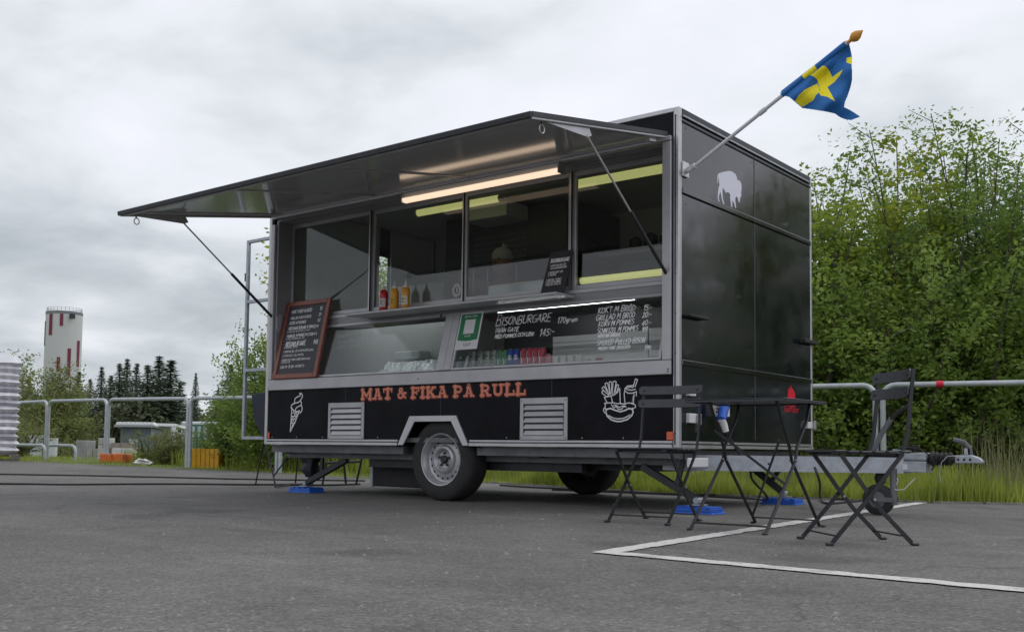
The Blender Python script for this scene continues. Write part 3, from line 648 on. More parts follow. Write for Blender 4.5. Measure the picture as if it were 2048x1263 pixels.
# ---- markers, vents
for x in (-3.955, -.055):
    MB().box(x-.022 if x > -1 else x-.012, x+.022 if x > -1 else x+.012, -.016, -.001, .458, .512).build('marker_light', M['orange_lens'], T, bevel=.004)
def vent(x0, x1, z0, z1):
    f = MB(); w_ = .028; y0, y1 = -.012, 0
    f.box(x0, x0+w_, y0, y1, z0, z1); f.box(x1-w_, x1, y0, y1, z0, z1); f.box(x0+w_, x1-w_, y0, y1, z0, z0+w_); f.box(x0+w_, x1-w_, y0, y1, z1-w_*1.5, z1)
    fo = f.build('vent', M['alu_white'], T, bevel=.002)
    n = 5; a = z0+w_; st = (z1-w_*1.5-a)/n
    for i in range(n):
        zz_ = a+st*i
        MB().prism([(x0+w_+.001, -.014, zz_+.004), (x1-w_-.001, -.014, zz_+.004), (x1-w_-.012, -.002, zz_+st-.010), (x0+w_+.012, -.002, zz_+st-.010)], (0, .0015, .002)).build('slat', M['alu_white'], fo)
    MB().box(x0+w_, x1-w_, -.0015, -.0005, z0+w_, z1-w_).build('vent_backing', M['dark_metal'], fo)
    for xx in (x0+.012, x1-.012):
        for zz_ in (z0+.014, z1-.018): MB().lathe([(.005, 0), (.003, .002)], (xx, -.012, zz_), (0, -1, 0), 6).build('rivet', M['dark_metal'], fo)
vent(-3.205, -2.79, .458, .748); vent(-1.235, -.835, .458, .744)
# ---- slab lettering
def slabtext(x, z, h, word_w):
    a = .29; sb = .18
    def stem(x_, y0=0, y1=1): return ([(x_, y0), (x_, y1)], a)
    def ser(x0, x1, y): return ([(x0+.05, y), (x1-.05, y)], sb)
    LT = {'M': (1.2, [stem(.2), stem(1.0), ([(.2, .95), (.6, .3), (1.0, .95)], .2), ser(0, .42, .07), ser(.78, 1.2, .07), ser(0, .35, .93), ser(.85, 1.2, .93)]),
          'A': (1.0, [([(.22, .05), (.46, .95)], .2), ([(.78, .05), (.54, .95)], .24), ([(.3, .35), (.7, .35)], .13), ser(0, .42, .07), ser(.58, 1.0, .07), ser(.26, .66, .93)]),
          'T': (.95, [stem(.475), ser(.2, .75, .07), ser(0, .95, .92), ([(.08, .9), (.08, .66)], .13), ([(.87, .9), (.87, .66)], .13)]),
          '&': (.9, [([(.85, .08), (.25, .72), (.3, .92), (.5, .9), (.52, .72), (.15, .38), (.18, .12), (.42, .06), (.62, .2), (.72, .48)], .17), ser(.6, .95, .5)]),
          'F': (.85, [stem(.22), ser(0, .5, .07), ser(0, .85, .93), ([(.2, .52), (.6, .52)], .15), ([(.78, .9), (.78, .66)], .13), ([(.6, .66), (.6, .38)], .11)]),
          'I': (.5, [stem(.25), ser(0, .5, .07), ser(0, .5, .93)]),
          'K': (1.0, [stem(.2), ser(0, .44, .07), ser(0, .44, .93), ([(.32, .45), (.75, .92)], .17), ([(.42, .55), (.8, .07)], .24), ser(.56, 1.0, .07), ser(.56, .95, .93)]),
          'P': (.9, [stem(.22), ser(0, .5, .07), ser(0, .4, .93), ([(.3, .92)]+arc(.5, .67, .26, .25, 90, -90, 6)+[(.3, .42)], .18)]),
          'R': (1.0, [stem(.2), ser(0, .44, .07), ser(0, .4, .93), ([(.3, .92)]+arc(.5, .69, .24, .23, 90, -90, 6)+[(.3, .46)], .18), ([(.52, .45), (.75, .07)], .24), ser(.6, 1.0, .07)]),
          'U': (1.0, [([(.22, .95), (.22, .35)]+arc(.5, .33, .28, .24, 180, 360, 7)+[(.78, .95)], .22), ser(0, .44, .93), ser(.58, 1.0, .93)]),
          'L': (.85, [stem(.22), ser(0, .46, .93), ser(0, .85, .08), ([(.78, .1), (.78, .4)], .14)])}
    LT['Å'] = (1.0, [([(p[0], p[1]*.84) for p in pts_], wd_*(.9)) for pts_, wd_ in LT['A'][1]]+[(arc(.47, 1.02, .10, .085, 90, 440, 8), .075)])
    txt = 'MAT & FIKA PÅ RULL'; gap = .07; spw = .40
    tot = sum(spw if c == ' ' else LT[c][0]+gap for c in txt); k = word_w/tot/h
    cx = x; pl = Pl((0, -.0005, 0), (1, 0, 0), (0, 0, 1), (0, -1, 0))
    for c in txt:
        if c == ' ': cx += spw*h*k; continue
        mb = MB(); 
        for layer, extra in ((0, .10), (1, 0)):
            mb.mi = layer
            for pts, wd in LT[c][1]: ribbon(mb, pl, [(cx+p[0]*h*k+(0.005 if layer == 0 else 0), z+p[1]*h-(0.003 if layer == 0 else 0)) for p in pts], wd*h+extra*h)
        cx += (LT[c][0]+gap)*h*k; mb.build('letter', [M['dred'], M['salmon']], T)
slabtext(-2.838, .768, .083, 1.65)
# ---- line drawings on the serving side (traced on the panel plane)
def tracer(zx0, zy0, s_): return lambda p: (lambda q: (q.x, q.z))(hit(zx0+p[0]/s_, zy0+p[1]/s_, 1, 0))
tr1 = tracer(560, 770, 12.63); mb = MB()
for pts, wd in (([(490, 215), (530, 195), (565, 230), (570, 290), (520, 375), (470, 430), (375, 450), (300, 490), (280, 570)], .009), ([(520, 225), (510, 265), (440, 290), (380, 340), (365, 440)], .009),
                ([(515, 385), (545, 440), (540, 500), (470, 530), (410, 570), (390, 625)], .009), ([(540, 500), (565, 580), (545, 660), (500, 700)], .010), ([(285, 560), (330, 610), (390, 655), (450, 660), (490, 635)], .008),
                ([(300, 590), (262, 1165), (380, 940), (495, 640)], .009), ([(310, 700), (400, 690), (470, 680)], .006), ([(305, 780), (430, 780)], .006), ([(295, 860), (400, 850)], .006), ([(285, 960), (350, 950)], .006),
                ([(330, 620), (420, 840)], .006), ([(400, 670), (440, 780)], .006), ([(310, 760), (370, 950)], .006), ([(300, 880), (320, 1030)], .006), ([(480, 690), (300, 930)], .006), ([(430, 680), (300, 860)], .006), ([(370, 950), (280, 1080)], .006)):
    ribbon(mb, S, [tr1(p) for p in pts], wd)
mb.build('ice_cream_decal', M['decal'], T)
tr2 = tracer(1190, 740, 10.52); mb = MB(); A = .0065
for pts, wd in (([(150, 440), (190, 430), (290, 520), (250, 560), (150, 480), (150, 440)], A), ([(150, 370), (190, 340), (300, 500)], A), ([(150, 370), (160, 400), (240, 480)], A), ([(215, 280), (250, 260), (275, 290), (320, 510)], A), ([(215, 280), (225, 340), (290, 480)], A),
                ([(300, 250), (330, 235), (355, 260), (350, 380), (330, 510)], A), ([(300, 250), (310, 400), (320, 500)], A), ([(385, 240), (420, 225), (450, 245), (420, 400), (400, 500)], A), ([(385, 240), (370, 400), (365, 500)], A), ([(455, 310), (480, 300), (500, 325), (470, 440), (440, 480)], A), ([(455, 310), (430, 460)], A),
                ([(200, 570), (340, 540), (420, 510), (480, 460), (510, 385), (525, 385), (535, 700)], A), ([(200, 570), (265, 690)], A), ([(340, 540), (380, 690)], A),
                ([(205, 690), (300, 685), (380, 680), (470, 700), (560, 700), (640, 710), (700, 685), (780, 690), (820, 680)], A), ([(205, 690), (225, 720), (215, 780), (235, 840)], A), ([(190, 800), (185, 850), (215, 900)], A), ([(230, 800), (190, 800)], A),
                ([(350, 720), (400, 790), (450, 760), (500, 820), (560, 820), (610, 760), (660, 770), (620, 740), (560, 760), (520, 780), (450, 740), (400, 730)], A),
                ([(235, 870), (250, 820), (330, 800), (430, 840), (540, 870), (640, 840), (720, 800), (790, 820), (810, 870), (780, 950), (690, 1030), (560, 1070), (470, 1075), (350, 1040), (260, 960), (235, 870)], .0095),
                ([(290, 950), (380, 1000), (480, 1020), (600, 1010), (690, 970), (740, 935)], .007), ([(640, 380), (620, 500), (640, 700)], A), ([(640, 380), (690, 330), (810, 320)], A), ([(650, 380), (700, 410), (780, 415), (860, 400)], A), ([(650, 440), (700, 480), (790, 480), (880, 450)], A),
                ([(880, 450), (875, 540)], A), ([(830, 500), (815, 680)], A), ([(680, 370), (760, 345), (800, 360)], A), ([(810, 350), (860, 180), (905, 200), (850, 350)], A), ([(780, 700), (850, 720), (865, 770), (810, 810), (790, 790)], A), ([(790, 640), (820, 630)], .004), ([(795, 600), (820, 595)], .004), ([(800, 560), (820, 555)], .004)):
    ribbon(mb, S, [tr2(p) for p in pts], wd)
mb.build('snack_decal', M['decal'], T)
# ---- drawbar-end decals
def fr(p, zx0, zy0, s_): q = hit(zx0+p[0]/s_, zy0+p[1]/s_, 0, 0); return (q.y, q.z)
bis = [(215, 215), (290, 185), (380, 165), (480, 150), (560, 170), (630, 220), (665, 290), (690, 380), (740, 395), (780, 450), (795, 560), (780, 700), (785, 790), (755, 830), (740, 940), (715, 930), (700, 860), (680, 800), (640, 810), (635, 900), (655, 1080), (635, 1085), (600, 960), (560, 890), (558, 1070), (530, 1060), (510, 900), (500, 800), (515, 760), (465, 690), (415, 685), (400, 720), (385, 680), (330, 590), (315, 600), (310, 700), (325, 870), (360, 980), (325, 980), (290, 850), (262, 680), (225, 760), (215, 850), (238, 930), (205, 920), (188, 830), (205, 600), (238, 500), (215, 330), (200, 300), (205, 440), (185, 470), (182, 320), (190, 250)]
P = [fr(p, 1420, 330, 12.63) for p in bis]
mb = MB(); mb.prism([FR(y, z, .0003) for y, z in P], (.0012, 0, 0)); mb.build('bison_decal', M['lav'], T)
fl = [(460, 700), (450, 560), (480, 400), (450, 290), (510, 360), (510, 220), (550, 330), (575, 150), (600, 280), (680, 380), (715, 480), (720, 710)]
P = [fr(p, 1550, 760, 18.04) for p in fl]; mb = MB(); mb.prism([FR(y, z, .0003) for y, z in P], (.0012, 0, 0))
y0_, z0_ = fr((455, 930), 1550, 760, 18.04); y1_, z1_ = fr((720, 950), 1550, 760, 18.04); mb.prism([FR(y, z, .0003) for y, z in ((y0_, z0_), (y1_, z0_), (y1_, z0_+.018), (y0_, z0_+.018))], (.0012, 0, 0))
y0_, z0_ = fr((325, 1120), 1550, 760, 18.04); y1_, _z = fr((850, 1130), 1550, 760, 18.04); textmb(mb, FR, 'GastMaster', y0_, z0_, .048, fit=y1_-y0_, d=.0015)
mb.build('flame_decal', M['red_decal'], T)
# handles, locks, socket on the drawbar end
def fbox(name, u0, v0, u1, v1, d, m, bevel=.003, **k):
    a = hit(u0, v0, 0, 0); b = hit(u1, v1, 0, 0); return MB().box(.001, d, min(a.y, b.y), max(a.y, b.y), min(a.z, b.z), max(a.z, b.z)).build(name, m, T, bevel=bevel, **k)
fbox('grab_handle', 1367, 628, 1405, 641, .05, M['black_rubber']); fbox('grab_handle', 1598, 677, 1624, 690, .05, M['black_rubber'])
for q in ((1371, 826, 1391, 846), (1609, 843, 1624, 857)):
    lk = fbox('side_latch', *q, .03, M['white_plastic']); a = hit(q[2]-4, q[3]-3, 0, 0); MB().box(.031, .05, a.y-.02, a.y+.02, a.z-.02, a.z+.05).build('latch_lever', M['steel'], lk, bevel=.004)
fbox('lamp_dome', 1371, 779, 1384, 792, .03, M['white_plastic'], seg=2)
sk = fbox('power_socket', 1424, 804, 1446, 833, .05, M['white_plastic'])
a = hit(1436, 815, 0, .05)
for k in range(3): MB().box(.051, .053, a.y-.03, a.y+.03, a.z+.01-.02*k, a.z+.02-.02*k).build('socket_rib', M['dark_metal'], sk)
fbox('tow_lamp', 1372, 915, 1412, 934, .02, M['white_plastic'], bevel=.006)
# ---- wheels
def wheel(x, y, s_):
    # s_ = -1: outer face looks towards -y
    o = V((x, y, .31)); ax = (0, s_, 0)
    t = MB().lathe([(.195, .0), (.235, .008), (.285, .0), (.303, -.02), (.310, -.05), (.310, -.15), (.30, -.185), (.28, -.20), (.19, -.19)], o, ax, 48, False).build('wheel', M['tyre'], T, smooth=True)
    r_ = MB().lathe([(.197, -.002), (.193, .006), (.186, .004), (.180, -.012), (.172, -.020), (.168, -.055), (.155, -.062), (.125, -.050), (.108, -.048), (.10, -.028), (.085, -.020), (.072, -.030), (.062, -.046), (.05, -.048), (.0, -.048)], o, ax, 48, False).build('rim', M['rim'], t, smooth=True)
    for k in range(18):
        a = 2*math.pi*k/18; c = o+V((math.cos(a)*.140, 0, math.sin(a)*.140))+V(ax)*(-.0545)
        MB().lathe([(.0085, 0), (.0085, .0025), (0, .0026)], c, ax, 10).build('rim_hole', M['black_rubber'], t)
    for k in range(5):
        a = 2*math.pi*k/5+.3; c = o+V((math.cos(a)*.048, 0, math.sin(a)*.048))+V(ax)*(-.048)
        MB().lathe([(.011, 0), (.011, .012), (.006, .015), (0, .015)], c, ax, 6).build('wheel_bolt', M['dark_metal'], t)
    MB().lathe([(.031, -.048), (.031, -.030), (.022, -.022), (0, -.022)], o, ax, 20).build('hub_cap', M['dark_metal'], t, smooth=True)
wheel(-2.01, .035, -1); wheel(-2.01, TW-.035, 1)
MB().tube([(-2.01, .2, .30), (-2.01, TW-.2, .30)], .035, 10).build('axle', M['chassis'], T)
for y in (.22, 1.0, TW-.22): MB().box(-3.95 if y != 1.0 else -3.5, -.06, y-.03, y+.03, .30, .411).build('chassis_beam', M['chassis'], T)
MB().box(-3.99, -2.42, .06, .11, .345, .408).build('chassis_rail', M['chassis'], T); MB().box(-1.68, -.03, .06, .11, .345, .408).build('chassis_rail', M['chassis'], T)
for x in (-3.9, -3.1, -1.2, -.10): MB().box(x-.03, x+.03, .12, TW-.12, .335, .40).build('cross_member', M['chassis'], T)
MB().box(-3.0, -.9, .26, .32, .235, .30).build('sub_frame', M['dark_metal'], T)
MB().box(-1.55, -.35, .40, .9, .255, .36).build('sub_frame', M['dark_metal'], T)
bx_ = MB().box(-3.07, -2.50, .38, .85, .075, .27).build('under_box', M['black_rubber'], T, bevel=.01)
MB().box(-3.10, -3.072, .37, .40, .07, .30).build('box_strap', M['galv'], bx_)
MB().lathe([(.0, -.09), (.14, -.09), (.16, -.05), (.16, .05), (.14, .09), (0, .09)], (-3.2, 1.2, .20), (0, 1, 0), 24).build('spare_wheel', M['tyre'], T, smooth=True)
def steady(a, b, y):
    a = V(a); b = V(b); lg = MB()
    d = (b-a).normalized()
    lg.bar(a+V((0, -.018, 0)), b+V((0, -.018, 0)), .045, .006); lg.bar(a+V((0, .018, 0)), b+V((0, .018, 0)), .045, .006)
    o = lg  .build('steady_leg', M['dark_metal'], T, bevel=.002)
    MB().bar(V((a.x+(.30 if b.x > a.x else -.30), a.y, .335)), a.lerp(b, .62), .030, .022).build('steady_strut', M['dark_metal'], o)
    MB().tube([(b.x, b.y-.03, b.z), (b.x, b.y+.03, b.z)], .020, 10).build('steady_pivot', M['galv'], o)
    MB().box(b.x-.045, b.x+.045, b.y-.04, b.y+.04, b.z-.03, b.z-.022).build('steady_foot', M['galv'], o)
steady((-.36, .17, .29), (.045, .17, .085), 0); steady((-3.22, .22, .29), (-3.72, .22, .085), 0); steady((-.36, 1.75, .29), (-.08, 1.75, .085), 0); steady((-3.22, 1.85, .29), (-3.72, 1.85, .085), 0)
# tarp bag hanging under the left end
k = MB(); k.lathe([(.0, -.02), (.05, 0), (.085, .06), (.07, .12), (.09, .17), (.06, .22), (.02, .25)], (-3.93, .45, .13), (0, 0, 1), 10)
k.v = [(x+R.uniform(-.02, .02), y+R.uniform(-.02, .02), z) for x, y, z in k.v]; k.build('hose_bag', mat('dark_tarp', (.02, .025, .04), .55, bump=.5, bscale=30), T, smooth=True)
# ---- drawbar
for ya, yb in ((.34, .985), (TW-.34, 1.125)):
    a = V((-.25, ya-.10*(1 if ya < 1 else -1), .318)); b = V((1.05, yb, .318)); k = MB()
    k.bar(a, b, .10, .006); q = (b-a).normalized().cross(V((0, 0, 1)))*(.02 if ya < 1 else -.02)
    for dz in (.047, -.047): k.bar(a+V((0, 0, dz))-q, b+V((0, 0, dz))-q, .006, .045)
    o = k.build('drawbar', M['galv'], T)
    for t in (.45, .82):
        p = a.lerp(b, t)+(V((0, -.004, .0)) if ya < 1 else V((0, .004, 0))); MB().lathe([(.007, 0), (.007, .003), (0, .003)], p, (0, -1 if ya < 1 else 1, 0), 8).build('bolt', M['dark_metal'], o)
k = MB().box(.94, 1.185, .985, 1.125, .275, .345).build('drawbar_nose', M['galv'], T, bevel=.004)
MB().box(1.00, 1.075, .980, .984, .292, .327).build('type_plate', M['white_plastic'], k)
hsg = MB(); hsg.box(.955, 1.185, .995, 1.115, .347, .400); hs = hsg.build('overrun_housing', M['galv'], T, bevel=.012, seg=2)
MB().bar((1.00, .99, .387), (1.05, .99, .385), .012, .006).build('housing_rib', M['steel'], hs)
prof = [(.03, 0)]+[(.030+.014*(i % 2)+(.008 if i < 3 else 0), .012+.013*i) for i in range(10)]+[(.025, .145)]
MB().lathe(prof, (1.185, 1.055, .362), (1, 0, 0), 18).build('rubber_bellows', M['black_rubber'], T, smooth=True)
MB().tube([(1.31, 1.055, .362), (1.36, 1.055, .362)], .024, 12).build('drawbar_tube', M['dark_metal'], T)
cp = MB(); cp.prism([(1.345, 1.03, .335), (1.345, 1.03, .385), (1.44, 1.03, .388), (1.485, 1.03, .372), (1.505, 1.03, .352), (1.505, 1.03, .338)], (0, .055, 0)); co_ = cp.build('coupling_head', M['galv'], T, bevel=.006, seg=2)
for x in (1.365, 1.40, 1.435): MB().tube([(x, 1.026, .360), (x, 1.089, .360)], .008, 8).build('coupling_bolt', M['dark_metal'], co_)
ch = MB(); ch.flat([(1.43, 1.055, .385), (1.425, 1.055, .43), (1.395, 1.055, .465), (1.33, 1.055, .483)], .028, .030, (0, 1, 0)); ch.build('coupling_handle', M['chassis'], co_, bevel=.006)
MB().box(1.395, 1.435, 1.04, 1.07, .386, .43).build('handle_bracket', M['galv'], co_, bevel=.004)
# handbrake
hb = [hit(u, v, 1, .97) for u, v in ((1745, 905), (1762, 868), (1783, 836))]
ho = MB().flat(hb, .032, .018, (0, 1, 0)).build('handbrake_lever', M['chassis'], T, bevel=.003)
MB().flat([hit(u, v, 1, .97) for u, v in ((1782, 838), (1795, 824), (1819, 810))], .022, .028, (0, 1, 0)).build('handbrake_grip', M['black_rubber'], ho, bevel=.005)
MB().bar((.985, .985, .415), (1.09, 1.0, .405), .012, .02).build('brake_rod', M['galv'], ho)
MB().lathe([(.012, 0), (.012, .03), (.028, .032), (.03, .045), (.0, .048)], (1.10, 1.03, .40), (0, 0, 1), 14).build('jockey_crank_knob', M['black_rubber'], T, smooth=True)
MB().tube([(.98, 1.0, .40), (1.02, .99, .425), (1.08, .985, .432), (1.15, .985, .42), (1.21, .99, .385), (1.235, 1.0, .33), (1.215, 1.0, .29)], .0045, 6).build('brake_cable', M['black_rubber'], T, smooth=True)
MB().tube([(1.36, 1.02, .38), (1.31, 1.01, .38), (1.275, 1.0, .34), (1.262, 1.0, .27), (1.27, 1.0, .22)], .0028, 6).build('breakaway_cable', M['galv'], T, smooth=True)
jx, jy = .905, .945
jw = MB().lathe([(.03, -.028), (.082, -.028), (.097, -.016), (.100, 0), (.097, .016), (.082, .028), (.03, .028)], (jx, jy, .100), (0, 1, 0), 28).build('jockey_wheel', M['tyre'], T, smooth=True)
MB().lathe([(0, -.03), (.05, -.03), (.055, -.024), (.055, .024), (.05, .03), (0, .03)], (jx, jy, .100), (0, 1, 0), 20).build('jockey_rim', M['chassis'], jw, smooth=True)
MB().box(jx-.02, 1.015, jy-.045, jy-.040, .088, .118).build('jockey_fork', M['chassis'], jw)
MB().box(jx-.02, 1.015, jy+.040, jy+.045, .088, .118).build('jockey_fork', M['chassis'], jw)
MB().tube([(1.0, jy, .07), (1.0, jy, .30)], .022, 12).build('jockey_post', M['chassis'], jw, smooth=True)
MB().lathe([(0, -.05), (.03, -.03), (.038, 0), (.03, .03), (0, .04)], (.905, .985, .235), (0, 0, 1), 12).build('brake_drum_cover', M['black_rubber'], T, smooth=True)
MB().tube([(1.0, .95, .25), (1.03, .94, .23), (1.02, .94, .20), (1.0, .93, .18), (1.02, .93, .165), (1.07, .93, .17), (1.13, .95, .24)], .003, 6).build('safety_wire', M['white_plastic'], T, smooth=True)
# ------------------------------------------------------------ bistro furniture
def bistro_chair(label):
    t = thing('bistro_chair', label, 'chair', (0, 0, 0), None)
    m = M['black_paint']
    for s_ in (-1, 1):
        x = .185*s_
        MB().flat([(x, -.205, .012), (x, -.03, .190), (x, .150, .385), (x, .180, .47), (x, .215, .757)], .019, .008, (1, 0, 0)).build('back_leg', m, t)
        x = .170*s_
        MB().flat([(x, -.150, .385), (x, .0, .205), (x, .06, .140), (x, .203, .012)], .019, .008, (1, 0, 0)).build('cross_leg', m, t)
        MB().tube([(.162*s_, .01, .196), (.192*s_, .01, .196)], .006, 8).build('rivet', M['galv'], t)
        for y, xx in ((-.215, .187), (.215, .172)):
            MB().bar((xx*s_, y+.015*(1 if y < 0 else -1), .008), (xx*s_, y-.02*(1 if y < 0 else -1), .006), .012, .026).build('foot', M['dark_metal'], t, bevel=.003)
    MB().tube([(-.185, -.175, .04), (.185, -.175, .04)], .004, 6).build('stretcher', m, t)
    MB().tube([(-.170, .170, .04), (.170, .170, .04)], .004, 6).build('stretcher', m, t)
    MB().tube([(-.170, -.150, .385), (.170, -.150, .385)], .006, 6).build('seat_rod', m, t)
    MB().tube([(-.185, .150, .38), (.185, .150, .38)], .006, 6).build('seat_rod', m, t)
    for k in range(6):
        y = -.185+.066*k; z = .396-.004*math.sin(math.pi*k/5)
        MB().prism([(-.195, y, z), (.195, y, z), (.195, y+.052, z), (-.195, y+.052, z)], (0, 0, .009)).build('seat_slat', M['slat_paint'], t, bevel=.003)
    MB().flat([(-.150, -.19, .389), (-.150, .17, .389)], .008, .02, (1, 0, 0)).build('seat_rail', m, t)
    MB().flat([(.150, -.19, .389), (.150, .17, .389)], .008, .02, (1, 0, 0)).build('seat_rail', m, t)
    for z, yb in ((.733, .208), (.658, .197)):
        P = []; n = 10; hw = .205; hh = .0245
        outl = [(-hw+.015, -hh), (hw-.015, -hh), (hw, -hh+.012), (hw, hh-.012), (hw-.015, hh), (-hw+.015, hh), (-hw, hh-.012), (-hw, -hh+.012)]
        k = MB(); xs_ = [-hw, -hw+.015]+[-hw+.015+(2*hw-.03)*i/n for i in range(1, n)]+[hw-.015, hw]; vs = []; fs = []
        for x in xs_:
            h_ = hh-.010 if abs(abs(x)-hw) < 1e-6 else hh; y = yb-.030*(1-(abs(x)/hw)**2)*-1
            for dy, dz in ((-.004, -h_), (.004, -h_), (.004, h_), (-.004, h_)): vs.append((x, y-.02+dy+dz*.12, z+dz))
        q = len(xs_)
        for i in range(q-1):
            for j in range(4): a = 4*i+j; b = 4*i+(j+1) % 4; fs.append((a, b, b+4, a+4))
        fs += [(0, 3, 2, 1), tuple(4*(q-1)+j for j in range(4))]
        k.add(vs, fs); o = k.build('back_slat', M['slat_paint'], t, bevel=.002)
        for s_ in (-1, 1): MB().lathe([(.006, 0), (.004, .003)], (.172*s_, yb-.020, z), (0, -1, 0), 8).build('bolt', M['dark_metal'], o)
    return t
c1 = bistro_chair('black folding bistro chair beside the serving side, its backrest in front of the trailer corner')
c2 = copy_tree(c1); c2['label'] = 'black folding bistro chair on the drawbar side of the table, nearest to the jockey wheel'
c1['group'] = c2['group'] = 'folding bistro chairs at the small table'
c1.location = (.245, -.695, .004); c1.rotation_euler = (0, 0, 0.08)
c1.scale = (.95, 1, 1); c2.scale = (.87, .87, .99); c2.location = (1.530, -1.165, .004); c2.rotation_euler = (0, 0, math.radians(-46))
tb = thing('bistro_table', 'square black folding bistro table standing between the two folding chairs', 'table', (.87, -.73, 0))
zt_ = .648
tt = MB(); tt.box(.592, 1.128, -.995, -.465, zt_, zt_+.005); tt.build('table_top', M['black_paint'], tb, bevel=.003)
rim_ = MB(); rim_.box(.592, 1.128, -.998, -.990, zt_-.010, zt_-.001); rim_.box(.592, 1.128, -.470, -.462, zt_-.010, zt_-.001); rim_.box(.589, .597, -.989, -.471, zt_-.010, zt_-.001); rim_.box(1.123, 1.131, -.989, -.471, zt_-.010, zt_-.001); rim_.build('table_rim', M['slat_paint'], tb)
for x, s_ in ((.672, -1), (1.068, 1)):
    MB().tube([(x, -1.075, .012), (x, -.73, .352), (x, -.71, .42), (x, -.58, .56), (x, -.545, zt_-.005)], .0085, 8).build('leg', M['black_paint'], tb, smooth=True)
    MB().tube([(x-.018*s_, -.385, .012), (x-.018*s_, -.735, .352), (x-.018*s_, -.76, .42), (x-.018*s_, -.86, .56), (x-.018*s_, -.91, zt_-.005)], .0085, 8).build('leg', M['black_paint'], tb, smooth=True)
    MB().tube([(x-.03*s_, -.733, .352), (x+.012*s_, -.733, .352)], .006, 8).build('rivet', M['galv'], tb)
    for y in (-1.085, -.372): MB().bar((x, y+.01, .012), (x, y-.018, .008), .012, .02).build('foot', M['dark_metal'], tb, bevel=.003)
MB().tube([(.672, -1.045, .040), (1.068, -1.045, .040)], .0045, 6).build('stretcher', M['black_paint'], tb)
MB().tube([(.690, -.415, .040), (1.050, -.415, .040)], .0045, 6).build('stretcher', M['black_paint'], tb)
MB().flat([(.700, -.44, .05), (1.050, -.88, .45)], .016, .006, (.78, .62, 0)).build('brace', M['black_paint'], tb)
MB().flat([(.690, -.86, .50), (.93, -.52, .22)], .012, .006, (.8, -.6, 0)).build('brace', M['black_paint'], tb)
# ------------------------------------------------------------ blue levelling pads
padlab = ['blue plastic levelling pad under the leg beside the folding chair', 'blue plastic levelling pad under the leg at the left end of the trailer', 'blue plastic levelling pad furthest back at the drawbar end, behind the table']
for i, (x, y) in enumerate(((.045, .17), (-3.72, .22), (-.08, 1.72))):
    k = MB(); k.prism([(x-.145, y-.09, .005), (x+.145, y-.09, .005), (x+.145, y+.09, .005), (x-.145, y+.09, .005)], (0, 0, .012))
    k.v = k.v[:4]+[(x+(a-x)*.96, y+(b-y)*.96, c) for a, b, c in k.v[4:]]
    po = k; po.box(x-.13, x+.13, y-.08, y+.08, .018, .040)
    for a in range(4): po.box(x-.125+.07*a, x-.125+.07*a+.04, y-.075, y+.075, .0405, .050)
    tag(po.build('levelling_pad', M['blue'], bevel=.002), padlab[i], 'levelling pad', 'blue levelling pads under the trailer legs')
# ------------------------------------------------------------ chalkboards
cbt = thing('menu_board', 'mahogany framed chalkboard menu leaning in the left end of the hatch', 'menu board', (-3.62, -.01, .96))
cb0 = V((-3.895, -.028, .9595)); cb1 = V((-3.895, .118, 1.632)); cu2 = (cb1-cb0).normalized(); cbn = V((1, 0, 0)).cross(cu2); cbn = cbn if cbn.y < 0 else -cbn
CB = Pl(cb0, (1, 0, 0), cu2, cbn); BW, BH = .560, (cb1-cb0).length
MB().prism([CB(.035, .035, .004), CB(BW-.035, .035, .004), CB(BW-.035, BH-.035, .004), CB(.035, BH-.035, .004)], -cbn*.006).build('slate', M['slate'], cbt)
for a in ((0, .042, 0, BH), (BW-.042, BW, 0, BH), (.0421, BW-.0421, 0, .042), (.0421, BW-.0421, BH-.042, BH)):
    MB().prism([CB(a[0], a[2], .014), CB(a[1], a[2], .014), CB(a[1], a[3], .014), CB(a[0], a[3], .014)], -cbn*.026).build('frame', M['wood'], cbt, bevel=.004)
mb = MB(); h_ = .030
def cbl(t, y, h, x=.075, fit=None, wd=None): hand(mb, CBT, t, x, y, h, wd=wd or h*.16, fit=fit, slant=.05)
CBT = Pl(CB(0, 0, .0041), (1, 0, 0), cu2, cbn)
for t, y, h, f in (('*KOKT KORV M BRÖD', .585, .026, .27), ('15', .590, .03, None), ('*GRILLAD KORV M BRÖD', .530, .022, .28), ('20', .540, .026, None), ('*KORV M POMMES', .483, .025, .22), ('40', .487, .026, None),
                   ('*VEGETARISK BURGARE M POMMES 99', .435, .025, .39), ('M SALLAD, MAJONNÄS & TOMAT', .413, .012, .30), ('*SCHNITZEL M POMMES M CITRON 99', .367, .024, .39), ('M MAJS, BEARNAISE, SÅS', .347, .012, .25),
                   ('*BISONBURGARE', .288, .038, .27), ('145', .292, .036, None), ('M POMMES, DRYCK', .270, .014, .18), ('1 GRÖNSALLAD, LÖK AV RANCHDRESSING', .233, .016, .38), ('2 SMÖRSTEKT LÖK, TRYFFEL', .196, .015, .28),
                   ('3 BACON, OST, TOMAT, CHIPOTLEMAJONNÄS', .158, .016, .36), ('PICKLAD LÖK', .140, .012, .12), ('LÄSK 15:- ÖL 50:- VATTEN 15:-', .095, .020, .33)):
    x = .075 if len(t) > 3 else .440
    mb = MB(); hand(mb, CBT, t, x, y, h, wd=h*.15, fit=f, slant=.05); mb.build('chalk_line', M['chalk'], cbt)
mbt = thing('counter_sign', 'small black menu card written in white, standing on the serving shelf', 'menu card', (-1.03, .07, 1.447))
s0 = V((-1.125, .055, 1.4475)); s1 = V((-1.105, .115, 1.765)); su = (s1-s0).normalized(); sn = V((1, 0, 0)).cross(su); sn = sn if sn.y < 0 else -sn
SC = Pl(s0, (1, 0, 0), su, sn); sh_ = (s1-s0).length
